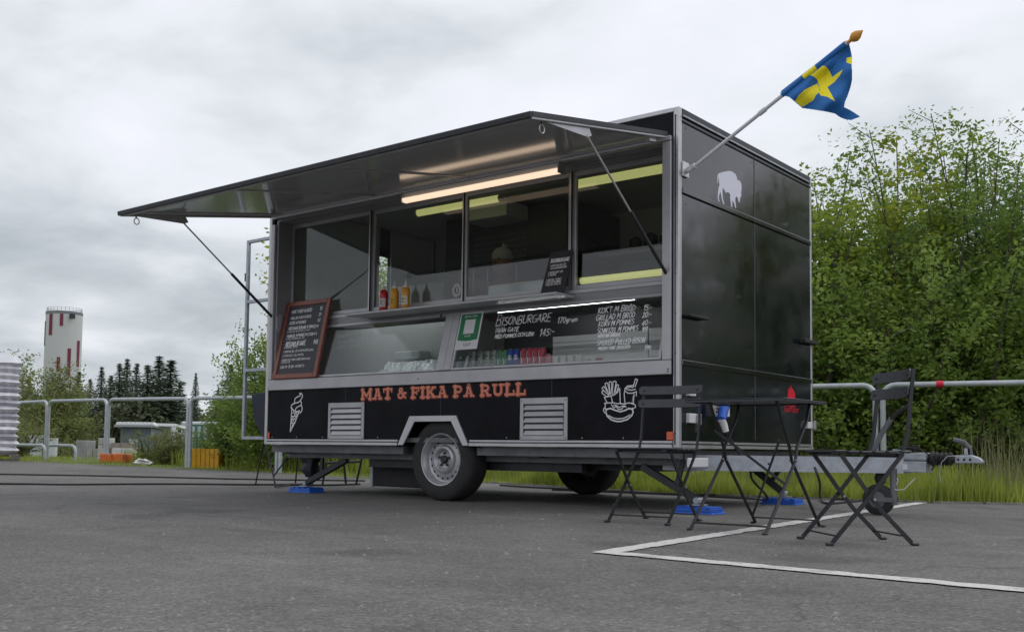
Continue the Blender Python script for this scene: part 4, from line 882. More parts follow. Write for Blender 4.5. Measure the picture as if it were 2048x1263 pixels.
MB().prism([SC(0, 0), SC(.20, 0), SC(.225, sh_-.02), SC(.21, sh_), SC(.03, sh_)], -sn*.006).build('card', M['slate'], mbt)
for t, x, y, h, f in (('BISONBURGARE', .045, .245, .026, .165), ('1 GRÖNSALLAD, LÖK', .045, .215, .013, .14), ('OCH RANCHDRESSING', .055, .196, .012, .14), ('2 SMÖRSTEKT LÖK', .040, .165, .013, .13), ('& TRYFFEL', .045, .147, .012, .07), ('3 BACON, TOMAT', .035, .112, .013, .13), ('CHIPOTLEMAJONNÄS', .035, .095, .012, .13), ('PICKLAD RÖDLÖK', .035, .078, .012, .14)): mb = MB(); hand(mb, SC, t, x, y, h, wd=h*.18, fit=f); mb.build('chalk_line', M['chalk'], mbt)
M['faint'] = mat('faint_chalk', (.45, .48, .48), .8)
# chalk pen menu straight on the glass of the display case
def on_case(u, v):
    # point of the slanted glass seen at (u, v) of the photograph
    d = ray(u, v); t = (CG.o-CAMP).dot(CG.n)/d.dot(CG.n); p = CAMP+d*t-CG.o; return p.dot(CG.ux), p.dot(CG.uy)
CGT = Pl(CG(0, 0, .0006), (1, 0, 0), cu_, cn); mb = MB()
for t, a, b, h, f1 in (('BISONBURGARE', (991, 649), (1103, 642), .086, 1.35), ('170gram', (1115, 643), (1157, 640), .055, 1.0), ('FRÅN GATE', (991, 663), (1040, 660), .042, 1.1), ('MED POMMES OCH LÖSK', (990, 674), (1070, 668), .036, 1.1), ('145:-', (1079, 669), (1110, 664), .070, 1.0),
                    ('KOKT M BRÖD', (1196, 624), (1275, 617), .056, 1.1), ('15:-', (1287, 618), (1305, 616), .05, 1.0), ('GRILLAD M BRÖD', (1192, 638), (1272, 631), .050, 1.1), ('20:-', (1285, 632), (1304, 630), .048, 1.0), ('KORV M POMMES', (1197, 650), (1270, 644), .046, 1.1), ('40:-', (1284, 648), (1304, 645), .048, 1.0),
                    ('SCHNITZEL M POMMES', (1194, 664), (1278, 658), .046, 1.1), ('99:-', (1284, 661), (1304, 658), .045, 1.0), ('MENY INK DRICKA', (1196, 672), (1243, 668), .026, 1.0), ('SMOKED PULLED BISON', (1193, 688), (1292, 680), .048, 1.1), ('195', (1289, 697), (1304, 692), .042, 1.0), ('MENY INK DRICKA', (1197, 697), (1264, 692), .030, 1.0)):
    x0, y0 = on_case(*a); x1, y1 = on_case(*b); mb = MB(); hand(mb, CGT, t, x0, y0-.010, h*.72, wd=.0062 if h > .09 else .0048, fit=(x1-x0)*.97, slant=.12, first=f1); mb.build('glass_writing', M['chalk'], T)
for t, a, b, h in (('VARMKORV & CHIPS', (674, 676), (720, 672), .026), ('35:-', (746, 668), (760, 666), .030), ('OST & SKINKA M BRÖD', (674, 688), (738, 682), .026), ('KAFFE VARM 20:-', (674, 697), (722, 694), .026)):
    x0, y0 = on_case(*a); x1, y1 = on_case(*b); mb = MB(); hand(mb, CGT, t, x0, y0, h, wd=.0030, fit=(x1-x0), slant=.12); mb.build('glass_writing', M['faint'], T)
# green payment card on the case glass
pc = thing('payment_card', 'green and white payment card stuck on the display glass beside the soft drink cans', 'card', tuple(CG(-1.8, .2)))
q = [on_case(u, v) for u, v in ((909, 699), (954, 699), (965, 624), (921, 626))]
x0_ = q[0][0]+.004; x1_ = q[1][0]; yb_ = (q[0][1]+q[1][1])/2; yt_ = (q[2][1]+q[3][1])/2; PC = Pl(CG(x0_, yb_, .007), (1, 0, 0), cu_, cn); pw, ph = x1_-x0_, yt_-yb_
MB().prism([PC(0, 0), PC(pw, 0), PC(pw, ph), PC(0, ph)], -cn*.003).build('card', M['white_plastic'], pc)
gp = [(pw*.06, ph*.26)]+[(pw*(.06+.88*i/8), ph*(.26-.035*math.sin(math.pi*i/8))) for i in range(1, 8)]+[(pw*.94, ph*.26), (pw*.94, ph*.95), (pw*.06, ph*.95)]
MB().prism([PC(a, b, .001) for a, b in gp], cn*.0004).build('green_print', mat('green_print', (.01, .17, .06), .5), pc)
MB().prism([PC(pw*a, ph*b, .0016) for a, b in ((.27, .42), (.73, .42), (.73, .80), (.27, .80))], cn*.0004).build('blank_square', M['white_plastic'], pc)
mb = MB(); hand(mb, Pl(PC(0, 0, .0016), (1, 0, 0), cu_, cn), 'BETALA HÄR', pw*.22, ph*.86, .014, fit=pw*.58, wd=.003); hand(mb, Pl(PC(0, 0, .0016), (1, 0, 0), cu_, cn), 'TACK', pw*.36, ph*.33, .012, fit=pw*.3, wd=.003)
mb.build('printed_words', M['white_plastic'], pc)
mb = MB(); hand(mb, Pl(PC(0, 0, .0006), (1, 0, 0), cu_, cn), '123', pw*.35, ph*.10, .018, fit=pw*.35, wd=.003); mb.build('printed_words', M['dark_metal'], pc)
# ------------------------------------------------------------ squeeze bottles on the shelf
def bottle(x, y, c, cap, label, band):
    t = thing('squeeze_bottle', label, 'bottle', (x, y, 1.447), 'sauce bottles on the serving shelf')
    m = mat('bottle_plastic', c, .3, var=.05)
    MB().lathe([(.030, 0), (.034, .006), (.034, .09), (.032, .10), (.034, .11), (.034, .150), (.028, .175), (.018, .186), (.0, .186)], (x, y, 1.447), (0, 0, 1), 20).build('body', m, t, smooth=True)
    MB().lathe([(.020, .184), (.021, .196), (.010, .202), (.006, .215), (.0025, .248), (0, .249)], (x, y, 1.447), (0, 0, 1), 14).build('nozzle', cap, t, smooth=True)
    k = MB(); n = 10
    a0, a1 = (-2.5, -.3); vs = [(x+math.cos(a0+(a1-a0)*i/n)*.0348, y+math.sin(a0+(a1-a0)*i/n)*.0348, 1.447+z) for z in (.045, .115) for i in range(n+1)]
    k.add(vs, [(i, i+1, n+2+i, n+1+i) for i in range(n)]); lo_ = k.build('label', band, t)
    k = MB()
    for z, w_ in ((.095, .5), (.085, .8), (.072, .35), (.064, .7)):
        vs = [(x+math.cos(-1.75+w_*i/5)*.0352, y+math.sin(-1.75+w_*i/5)*.0352, 1.447+zz__) for zz__ in (z, z+.005) for i in range(6)]; k.add(vs, [(i, i+1, 7+i, 6+i) for i in range(5)])
    k.build('label_print', M['dark_metal'], lo_)
bottle(-2.655, .05, (.45, .008, .012), M['white_plastic'], 'red ketchup squeeze bottle, leftmost of the three on the serving shelf', mat('pale_label', (.55, .50, .50), .5))
bottle(-2.535, .05, (.62, .30, .01), M['white_plastic'], 'yellow mustard squeeze bottle between the other two sauce bottles', mat('mustard_label', (.60, .32, .01), .5))
bottle(-2.415, .05, (.62, .27, .015), M['white_plastic'], 'amber squeeze bottle with a pale label, rightmost of the three sauce bottles', mat('cream_label', (.60, .57, .42), .5))
# ------------------------------------------------------------ cans and bits in the case
def can(u, y, c, label, grp, h=.122, dec=None, cat_='can', n_='drink_can', r=.030):
    x = hit(u, 735, 1, y).x; o_ = (x, y, .9895)
    t = thing(n_, label, cat_, o_, grp)
    MB().lathe([(r-.005, 0), (r, .008), (r, h-.014), (r-.007, h-.002), (r-.007, h), (0, h-.002)], o_, (0, 0, 1), 18).build('body', mat('can_'+n_, c, .3, metal=.2), t, smooth=True)
    MB().lathe([(r-.008, h+.001), (r-.006, h+.004), (r-.009, h+.004)], o_, (0, 0, 1), 14, False).build('top_ring', M['steel'], t, smooth=True)
    if dec:
        k = MB()
        def pt(a, z): return (x+math.cos(a)*(r+.0006), y+math.sin(a)*(r+.0006), .9895+z)
        if dec == 'disc':
            n = 12; cc = [pt(-1.35, .065)]+[pt(-1.35+math.cos(2*math.pi*i/n)*.55, .065+math.sin(2*math.pi*i/n)*.019) for i in range(n)]; k.add(cc, [(0, 1+i, 1+(i+1) % n) for i in range(n)])
        elif dec == 'wave':
            n = 10; vs = [pt(-1.9+math.sin(i*.65)*.25+w_, .015+.009*i) for i in range(n+1) for w_ in (0, .30)]; k.add(vs, [(2*i, 2*i+1, 2*i+3, 2*i+2) for i in range(n)])
        else:
            for z in (.035, .05, .08):
                vs = [pt(-2+.14*i, zz__) for zz__ in (z, z+.007) for i in range(8)]; k.add(vs, [(i, i+1, 9+i, 8+i) for i in range(7)])
        k.build('print', M['white_plastic'] if dec != 'bars' else M['dark_metal'], t)
cans = [(946, .21, (.33, .36, .34), 'first grey can from the left in the display case', 'bars'), (962, .21, (.30, .34, .32), 'second grey can from the left in the display case', 'bars'), (976, .21, (.34, .38, .34), 'third grey can from the left in the display case', 'bars'), (989, .21, (.30, .36, .30), 'pale green grey can beside the dark green can', 'bars'),
        (1001, .21, (.06, .22, .11), 'dark green can beside the pale green grey can', 'wave'), (1012, .215, (.05, .24, .10), 'dark green can beside the blue cans', 'wave'), (1022, .21, (.015, .06, .34), 'blue can with a round emblem, beside a green can', 'disc'), (1034, .21, (.015, .06, .32), 'blue can with a round emblem, beside the red cans', 'disc'),
        (1048, .21, (.40, .03, .06), 'red can with a white wave, leftmost of the red cans', 'wave'), (1060, .21, (.42, .03, .06), 'red can with a white wave, second of the red cans', 'wave'), (1072, .22, (.40, .03, .07), 'red can with a white wave, third of the red cans', 'wave'), (1084, .22, (.42, .04, .08), 'red can, fourth of the red cans', 'wave')]
for u, y, c, l, d_ in cans: can(u, y, c, l, 'drink cans in the display case', dec=d_)
can(1096, .24, (.45, .16, .18), 'short pink can at the end of the can row', 'drink cans in the display case', h=.075, dec='bars')
for i, u in enumerate((1112, 1127, 1142, 1158)):
    x = hit(u, 735, 1, .26).x; t = MB().lathe([(.022, 0), (.026, .004), (.028, .06), (.026, .062)], (x, .26, .9895), (0, 0, 1), 14, False)
    tag(t.build('glass_jar', mat('jar_glass', (.5, .5, .48), .2, spec=.7), smooth=True), ['small pale jar next to the short pink can', 'small pale jar, second to the right of the pink can', 'small pale jar, third to the right of the pink can', 'small pale jar next to the white bowl'][i], 'jar', 'small pale jars in the display case')
for i, (u, c, l) in enumerate(((913, (.6, .62, .62), 'white straw tube standing at the left end of the case'), (919, (.02, .28, .42), 'blue tube between the two white tubes in the case'), (928, (.62, .62, .62), 'white tube beside the grey cans'))):
    x = hit(u, 735, 1, .16).x; tag(MB().tube([(x, .17, .990), (x+(.02 if i != 1 else -.02), .18, 1.085)], .012, 10).build('straw_tube', mat('tube_plastic', c, .4), smooth=True), l, 'tube', 'tubes at the left end of the case')
for u, c, l, w_ in ((1172, (.50, .50, .48), 'small white bowl lying right of the pale jars', .03), (1198, (.42, .16, .14), 'small pink packet at the right of the white bowl', .024)):
    x = hit(u, 735, 1, .26).x; k = MB(); k.lathe([(w_*.5, 0), (w_, .02), (w_*1.05, .03), (w_*.8, .035), (0, .03)], (x, .26, .9895), (0, 0, 1), 14); tag(k.build('bowl' if c[1] > .3 else 'packet', mat('case_item', c, .5), smooth=True), l, 'bowl' if c[1] > .3 else 'packet')
# foil-covered tray
k = MB(); nx_, ny_ = 44, 20; X0, X1, Y0, Y1 = -2.86, -2.17, .215, .44
for j in range(ny_+1):
    for i in range(nx_+1):
        u = i/nx_; v = j/ny_; z = .990+.085*min(1, min(u, 1-u)*14, min(v, 1-v)*7+.0)+R.uniform(-.003, .003)+.006*math.sin(u*9+v*7)+.004*math.sin(u*31-v*15)
        k.v.append((X0+(X1-X0)*u+R.uniform(-.004, .004), Y0+(Y1-Y0)*v+R.uniform(-.004, .004), max(.9905, z)))
k.f = [(j*(nx_+1)+i, j*(nx_+1)+i+1, (j+1)*(nx_+1)+i+1, (j+1)*(nx_+1)+i) for j in range(ny_) for i in range(nx_)]; k.m = [0]*len(k.f)
tag(k.build('foil_tray', M['foil']), 'tray wrapped in crumpled foil on the left side of the display case', 'tray')
k = MB(); k.box(-2.78, -2.50, .30, .44, 1.10, 1.17); tag(k.build('food_box', mat('milky_plastic', (.34, .38, .38), .4), bevel=.01), 'milky plastic food box standing on the foil wrapped tray', 'box')
# ------------------------------------------------------------ flag
fp = thing('flag', 'blue and yellow cross flag on a white pole mounted high on the trailer corner', 'flag', (.02, .06, 2.14))
b0 = hit(1376, 343, 1, .02); k0 = hit(1697, 84, 1, .02); bend = [b0+(k0-b0)*t for t in (0, .3, .62, 1)]
MB().tube(bend, .0115, 10).build('pole', M['pole'], fp, smooth=True)
kd = (k0-b0).normalized()
MB().lathe([(.0, -.012), (.012, -.01), (.010, .012), (.020, .022), (.030, .040), (.026, .062), (.012, .082), (0, .098)], k0, kd, 16).build('finial', M['gold'], fp, smooth=True)
MB().tube([b0+kd*.55-V((0, 0, 0)), b0+kd*.60], .016, 8).build('pole_collar', M['pole'], fp)
k = MB(); k.prism([(.005, .030, 2.12), (.005, .11, 2.12), (.005, .11, 2.215), (.005, .030, 2.215)], (.010, 0, 0)); k.tube([(.012, .055, 2.15), tuple(b0+kd*.06)], .018, 10); k.build('pole_socket', M['white_plastic'], fp, bevel=.003)
def cz(*q): return [(1540+x/5.74, 40+y/5.74) for x, y in q]
O = cz((126, 815), (500, 525), (868, 238), (905, 262), (925, 340), (942, 430), (940, 520), (942, 690), (925, 770), (888, 880), (862, 940), (850, 1000), (930, 1040), (1038, 1110), (985, 1130), (930, 1150), (865, 1142), (800, 1115), (745, 1075), (630, 1050), (500, 1030), (370, 1012), (280, 935), (220, 885), (150, 868))
YL = [cz((415, 600), (560, 478), (592, 515), (470, 637)), cz((470, 637), (600, 528), (636, 530), (680, 580), (712, 658), (835, 570), (800, 640), (740, 712), (660, 770), (750, 937), (660, 882), (580, 868), (560, 830), (578, 815), (545, 690), (505, 650)),
      cz((288, 932), (330, 865), (400, 800), (545, 730), (565, 780), (572, 822), (525, 865), (500, 920), (368, 1003)), cz((882, 430), (945, 428), (945, 512), (875, 487))]
def inside(p, poly):
    c = False; x, y = p
    for i in range(len(poly)):
        x1, y1 = poly[i]; x2, y2 = poly[i-1]
        if (y1 > y) != (y2 > y) and x < (x2-x1)*(y-y1)/(y2-y1)+x1: c = not c
    return c
k = MB(); idx = {}; stp = .7
def fdep(u, v):
    a = (u-1566)*.77+(v-190)*-.64; b = (u-1566)*.64+(v-190)*.77   # along the hoist, away from it
    b = max(b, 0); return .02-min(1, b/22)*(.028*math.sin(b*.09+a*.024)+.013*math.sin(a*.075-b*.05)+.005*math.sin(b*.20))
def gv(i, j):
    if (i, j) not in idx:
        u, v = 1560+i*stp, 78+j*stp; idx[(i, j)] = len(k.v); k.v.append(tuple(hit(u, v, 1, fdep(u, v))))
    return idx[(i, j)]
for i in range(int(165/stp)):
    for j in range(int(168/stp)):
        c = (1560+(i+.5)*stp, 78+(j+.5)*stp)
        if inside(c, O): k.f.append((gv(i, j), gv(i+1, j), gv(i+1, j+1), gv(i, j+1))); k.m.append(1 if any(inside(c, y) for y in YL) else 0)
k.build('cloth', [M['flagblue'], M['flagyellow']], fp, smooth=True)
# sleeve of the cloth round the pole
for t0, t1, mm in ((0, .345, 'flagblue'), (.345, .54, 'flagyellow'), (.54, .985, 'flagblue')):
    s0_ = hit(1564, 190, 1, .02); s1_ = hit(1693, 86, 1, .02); MB().tube([s0_.lerp(s1_, t0), s0_.lerp(s1_, (t0+t1)/2), s0_.lerp(s1_, t1)], .0165, 10).build('sleeve', M[mm], fp, smooth=True)
# ------------------------------------------------------------ power plug and cables
pp = thing('power_plug', 'blue and white plug pushed into the socket on the trailer end, under the table top', 'plug', (.06, .6, .6))
MB().tube([hit(1449, 812, 0, .075), hit(1443, 838, 0, .085)], [.034, .030], 14).build('plug_head', M['blue'], pp, smooth=True)
MB().tube([hit(1443, 838, 0, .085), hit(1448, 850, 0, .09), hit(1452, 863, 0, .10)], [.026, .024, .020], 12).build('plug_body', M['white_plastic'], pp, smooth=True)
def cable(name, pts, r, label):
    # smooth curve through the points
    P = [V(p) for p in pts]; Q = []
    for i in range(len(P)-1):
        a = P[max(i-1, 0)]; b = P[i]; c = P[i+1]; d = P[min(i+2, len(P)-1)]
        for s_ in range(6): t = s_/6; Q.append(.5*((2*b)+(-a+c)*t+(2*a-5*b+4*c-d)*t*t+(-a+3*b-3*c+d)*t**3))
    Q.append(P[-1]); return tag(MB().tube(Q, r, 6).build(name, M['black_rubber'], smooth=True), label, 'cable')
def gp_(u, v, dz=.010): p = ghit(u, v); return (p.x, p.y, gl(p.x)+.004+dz)
cable('power_cable', [hit(1452, 863, 0, .10), hit(1462, 880, 0, .12), hit(1478, 905, 0, .16), hit(1500, 940, 0, .14), (.02, 1.0, .20), (-.1, 1.5, .05), (-.6, 2.15, .016), (-1.5, 2.3, .016), (-2.6, 2.25, .016)], .009, 'black power cable drooping from the blue plug and running behind the trailer')
cable('ground_cable', [gp_(u, v) for u, v in ((-40, 949), (80, 951), (200, 953), (330, 956), (450, 959), (560, 961), (640, 962), (730, 963))], .009, 'black cable lying across the asphalt at left, the one further from the camera')
cable('ground_cable', [gp_(u, v) for u, v in ((-40, 969), (60, 970), (130, 971), (260, 970), (380, 970), (480, 971), (560, 971), (650, 972), (720, 970))], .009, 'black cable lying across the asphalt at left, the one nearer to the camera')
cable('drawbar_cable', [(.62, .62, .30), (.60, .75, .20), gp_(1640, 1001, .03), gp_(1652, 1009), gp_(1690, 1007), gp_(1728, 1003), gp_(1752, 1001)], .008, 'black cable hanging in a loop from the drawbar down to the jockey wheel')
cable('edge_cable', [gp_(u, v) for u, v in ((1000, 972), (1060, 976), (1120, 979), (1300, 988), (1440, 992), (1560, 996), (1690, 1001))], .009, 'black cable lying along the far edge of the asphalt behind the trailer')
# ------------------------------------------------------------ camp chair behind the left end
cc = thing('camp_chair', 'dark blue canvas folding chair standing behind the left end of the trailer', 'folding chair', (-4.7, .5, 0))
mt = mat('dark_canvas', (.022, .028, .045), .75, bump=.4, bscale=60, var=.2)
k = MB(); A_ = [hit(502, 788, 1, .5), hit(540, 781, 1, .5), hit(534, 850, 1, .5), hit(527, 880, 1, .5), hit(507, 838, 1, .5)]
k.prism(A_, (.10, .42, -.02)); k.build('canvas_seat', mt, cc, bevel=.008)
for y in (0, .42):
    ap = hit(526, 880, 1, .5)+V((.02, y, 0)); k = MB(); f1 = ghit(511, 971); f2 = ghit(588, 970)
    k.tube([ap+V((0, 0, .35)), ap, (f1.x, f1.y+y*.6, .012), ((f1.x+f2.x)/2, (f1.y+f2.y)/2+y*.6, .012), (f2.x, f2.y+y*.6, .012)] if y == 0 else [ap, (f1.x+.1, f1.y+y, .012)], .008, 6); k.build('leg', M['black_paint'], cc, smooth=True)
    k = MB(); m_2 = hit(547, 952, 1, .5+y); k.tube([ap, m_2, (m_2.x+.03, m_2.y, .02), (f2.x, f2.y+y*.6, .014)], .008, 6); k.build('leg', M['black_paint'], cc, smooth=True)
# folding stool frame under the trailer, behind the near leg
st_ = thing('folding_frame', 'dark folding frame standing on the asphalt behind the trailer left end', 'folding frame', (-4.3, 2.2, 0))
for (u0, v0, u1, v1) in ((652, 925, 645, 968), (688, 925, 692, 972), (724, 915, 712, 968)):
    a = dist(u0, v0, 10.6); b = dist(u1, v1, 10.6); b.z = max(.01, b.z); MB().tube([a, b], .012, 6).build('leg', M['black_paint'], st_)
MB().tube([dist(652, 925, 10.6), dist(724, 922, 10.6)], .012, 6).build('rail', M['black_paint'], st_)
# ------------------------------------------------------------ the cook
pr_ = thing('person', 'person in a white headcloth working behind the third serving window', 'person', (-2.22, 1.02, .47))
def skin(name, pts, edges, radii, m, parent, sub=2):
    me = bpy.data.meshes.new(name); me.from_pydata([tuple(p) for p in pts], edges, []); me.materials.append(m); o = link(bpy.data.objects.new(name, me))
    s_ = o.modifiers.new('skin', 'SKIN'); s_.use_smooth_shade = True; me.skin_vertices or me.skin_vertices.new() if hasattr(me.skin_vertices, 'new') else None
    for i, r in enumerate(radii): me.skin_vertices[0].data[i].radius = (r, r) if not isinstance(r, tuple) else r
    me.skin_vertices[0].data[0].use_root = True
    u = o.modifiers.new('sub', 'SUBSURF'); u.levels = sub; u.render_levels = sub; adopt(o, parent); return o
px0, py0, pz0 = -2.22, 1.02, .47
def P3(x, y, z): return (px0+x, py0+y, pz0+z*.905)
pts = [P3(0, 0, .92), P3(0, 0, 1.10), P3(0, -.01, 1.30), P3(0, 0, 1.42), P3(0, -.015, 1.51), P3(0, -.02, 1.58),
       P3(-.17, 0, 1.36), P3(-.26, -.05, 1.12), P3(-.22, -.26, 1.04), P3(-.20, -.34, 1.04), P3(.17, 0, 1.36), P3(.25, -.06, 1.12), P3(.12, -.26, 1.05), P3(.07, -.34, 1.05),
       P3(-.09, 0, .82), P3(-.10, 0, .47), P3(-.10, .02, .06), P3(-.10, -.10, .03), P3(.09, 0, .82), P3(.10, 0, .47), P3(.10, .02, .06), P3(.10, -.10, .03)]
ed = [(0, 1), (1, 2), (2, 3), (3, 4), (4, 5), (3, 6), (6, 7), (7, 8), (8, 9), (3, 10), (10, 11), (11, 12), (12, 13), (0, 14), (14, 15), (15, 16), (16, 17), (0, 18), (18, 19), (19, 20), (20, 21)]
rad = [(.15, .11), (.14, .10), (.16, .11), (.09, .08), (.05, .05), (.055, .055), .06, .045, .036, .028, .06, .045, .036, .028, .085, .06, .045, .035, .085, .06, .045, .035]
body = skin('body', pts, ed, rad, mat('dusky_shirt', (.20, .10, .10), .8), pr_)
hd_ = MB(); hd_.lathe([(.0, -.115), (.045, -.108), (.066, -.07), (.078, -.01), (.080, .04), (.066, .085), (.035, .108), (0, .112)], P3(0, -.03, 1.63), (0, 0, 1), 20)
hd_.v = [(x, (y-py0+.03)*1.15+py0-.03, z) for x, y, z in hd_.v]
hd_.tube([P3(0, -.115, 1.645), P3(0, -.14, 1.615), P3(0, -.118, 1.605)], [.008, .014, .008], 8)
for s_ in (-1, 1): hd_.lathe([(0, -.008), (.022, -.004), (.024, .004), (0, .008)], P3(.080*s_, -.02, 1.63), (s_, .2, 0), 10)
hd_.build('head', M['skin'], body, smooth=True)
for s_ in (-1, 1): MB().lathe([(0, -.006), (.012, 0), (0, .008)], P3(.03*s_, -.112, 1.645), (0, -1, 0), 10).build('eye', M['dark_metal'], body, smooth=True)
MB().bar(P3(-.022, -.113, 1.578), P3(.022, -.113, 1.578), .006, .008).build('mouth', mat('lips', (.25, .08, .07), .5), body)
k = MB(); k.lathe([(.083, .02), (.087, .04), (.080, .085), (.05, .115), (0, .125)], P3(0, -.025, 1.63), (0, 0, 1), 20, False); k.v = [(x, (y-py0+.025)*1.15+py0-.025, z) for x, y, z in k.v]
k.tube([P3(0, -.02, 1.75), P3(.01, -.01, 1.79), P3(.03, 0, 1.78)], [.02, .028, .012], 8); k.build('headcloth', M['cloth_w'], pr_, smooth=True)
k = MB(); k.prism([P3(-.12, -.135, .75), P3(.12, -.135, .75), P3(.11, -.135, 1.25), P3(-.11, -.135, 1.25)], (0, .012, 0)); k.build('apron', M['cloth_w'], pr_, bevel=.004)
for s_, hx in ((-1, -.20), (1, .07)):
    base = V(P3(hx, -.34, 1.04)); k = []; pts = [base, base+V((0, -.045, 0))]; ed = [(0, 1)]; rad = [.026, .030]
    for f in range(4):
        a = V((-.027+.018*f, -.085, -.004)); n_ = len(pts); ln = (.040, .048, .045, .034)[f]
        pts += [base+a, base+a+V((0, -ln*.6, -.012)), base+a+V((0, -ln, -.030))]; ed += [(1, n_), (n_, n_+1), (n_+1, n_+2)]; rad += [.0095, .0085, .0075]
    n_ = len(pts); pts += [base+V((-.035*s_*-1, -.03, -.005)), base+V((.05*s_, -.065, -.015))]; ed += [(0, n_), (n_, n_+1)]; rad += [.012, .009]
    skin('hand', pts, ed, rad, M['skin'], body, 1)
# ------------------------------------------------------------ fence of bent tubes
fn = thing('tube_railing', 'galvanised tube railing of rounded frames running along the far edge of the asphalt', 'railing', (-8, 4.3, 0))
FX = [-26.3, -23.8, -21.3, -18.75, -16.34, -13.97, -11.28, -9.02, -6.85, -4.75, -2.65, -.62, 1.85, 4.35, 6.85, 9.35]
FH = 1.12
def fpz(x): return gz(x, fence_y(x))
for a, b in zip(FX, FX[1:]):
    pa = V((a+.038, fence_y(a+.038), 0)); pb = V((b-.038, fence_y(b-.038), 0)); za, zb2 = fpz(a)-.1, fpz(b)-.1; ta = fpz(a)+FH; tb_ = fpz(b)+FH; d = (pb-pa).normalized(); r = .13
    P = [V((pa.x, pa.y, za))]+[V((pa.x, pa.y, ta-r))+d*(r-r*math.cos(t))+V((0, 0, r*math.sin(t))) for t in [math.pi/2*i/5 for i in range(6)]]
    P += [V((pb.x, pb.y, tb_-r))-d*(r-r*math.sin(t))+V((0, 0, r*math.cos(t))) for t in [math.pi/2*i/5 for i in range(6)]]+[V((pb.x, pb.y, zb2))]
    MB().tube(P, .031, 10).build('rail_frame', M['fence'], fn, smooth=True)
p = hit(1903, 772, 2, 1.12); q = V((.1, fence_y(p.x+.1)-fence_y(p.x), 0)).normalized(); pc_ = V((p.x, fence_y(p.x), fpz(p.x)+FH))
MB().tube([pc_-q*.035, pc_+q*.035], .036, 12).build('red_tape', M['red_decal'], fn, smooth=True)
lowlab = ['low bent tube hoop behind the railing, beside the stacked sacks', 'low bent tube hoop behind the railing, right of its second post']
for i, (u0, u1) in enumerate(((22, 89), (93, 150))):
    a = dist(u0, 919, 20.3); b = dist(u1, 921, 19.6); h_ = .27; za = gz(a.x, a.y); zb2 = gz(b.x, b.y); r = .12; d = (b-a); d.z = 0; d.normalize()
    P = [V((a.x, a.y, za-.05))]+[V((a.x, a.y, za+h_-r))+d*(r-r*math.cos(t))+V((0, 0, r*math.sin(t))) for t in [math.pi/2*k/4 for k in range(5)]]+[V((b.x, b.y, zb2+h_-r))-d*(r-r*math.sin(t))+V((0, 0, r*math.cos(t))) for t in [math.pi/2*k/4 for k in range(5)]]+[V((b.x, b.y, zb2-.05))]
    tag(MB().tube(P, .030, 8).build('low_hoop', M['fence'], smooth=True), lowlab[i], 'hoop barrier', 'low hoops behind the railing')
# ------------------------------------------------------------ leaves
NR = np.random.RandomState(5)
def leafmesh(name, C, size, m, asp=.5, droop=.0, updir=None):
    n = len(C); d = NR.normal(size=(n, 3)); d[:, 2] = d[:, 2]*.6-droop
    if updir is not None: d = d*.5+updir
    d /= np.linalg.norm(d, axis=1)[:, None]; r = NR.normal(size=(n, 3)); s = np.cross(d, r); s /= np.linalg.norm(s, axis=1)[:, None]
    L_ = (size*NR.uniform(.65, 1.3, n))[:, None]; nrm = np.cross(d, s)
    v = np.empty((n, 4, 3)); v[:, 0] = C-d*L_*.5; v[:, 1] = C+s*L_*asp*.5+nrm*L_*.08; v[:, 2] = C+d*L_*.5; v[:, 3] = C-s*L_*asp*.5+nrm*L_*.08
    me = bpy.data.meshes.new(name); me.vertices.add(4*n); me.vertices.foreach_set('co', v.reshape(-1).astype('f4'))
    me.loops.add(4*n); me.loops.foreach_set('vertex_index', np.arange(4*n, dtype='i4')); me.polygons.add(n); me.polygons.foreach_set('loop_start', np.arange(0, 4*n, 4, dtype='i4'))
    me.polygons.foreach_set('loop_total', np.full(n, 4, dtype='i4')) if hasattr(me.polygons[0], 'loop_total') else None
    me.materials.append(m); me.update(calc_edges=True); me.validate(); return me
M['leaf'] = leafmat('thicket_leaf', (.090, .165, .024), (.38, .51, .075), .5, .9)
M['leaf_dark'] = leafmat('bush_leaf', (.085, .155, .030), (.32, .44, .085), .5, 1.4)
M['leaf_olive'] = leafmat('birch_leaf', (.10, .125, .035), (.30, .34, .11), .35, .8)
M['spruce'] = leafmat('spruce_needles', (.036, .060, .036), (.12, .165, .095), .18, .6)
M['bark'] = mat('bark', (.075, .065, .052), .9, bump=.6, bscale=20, var=.35)
M['bark_pale'] = mat('pale_bark', (.16, .15, .13), .9, bump=.4, bscale=20, var=.35)
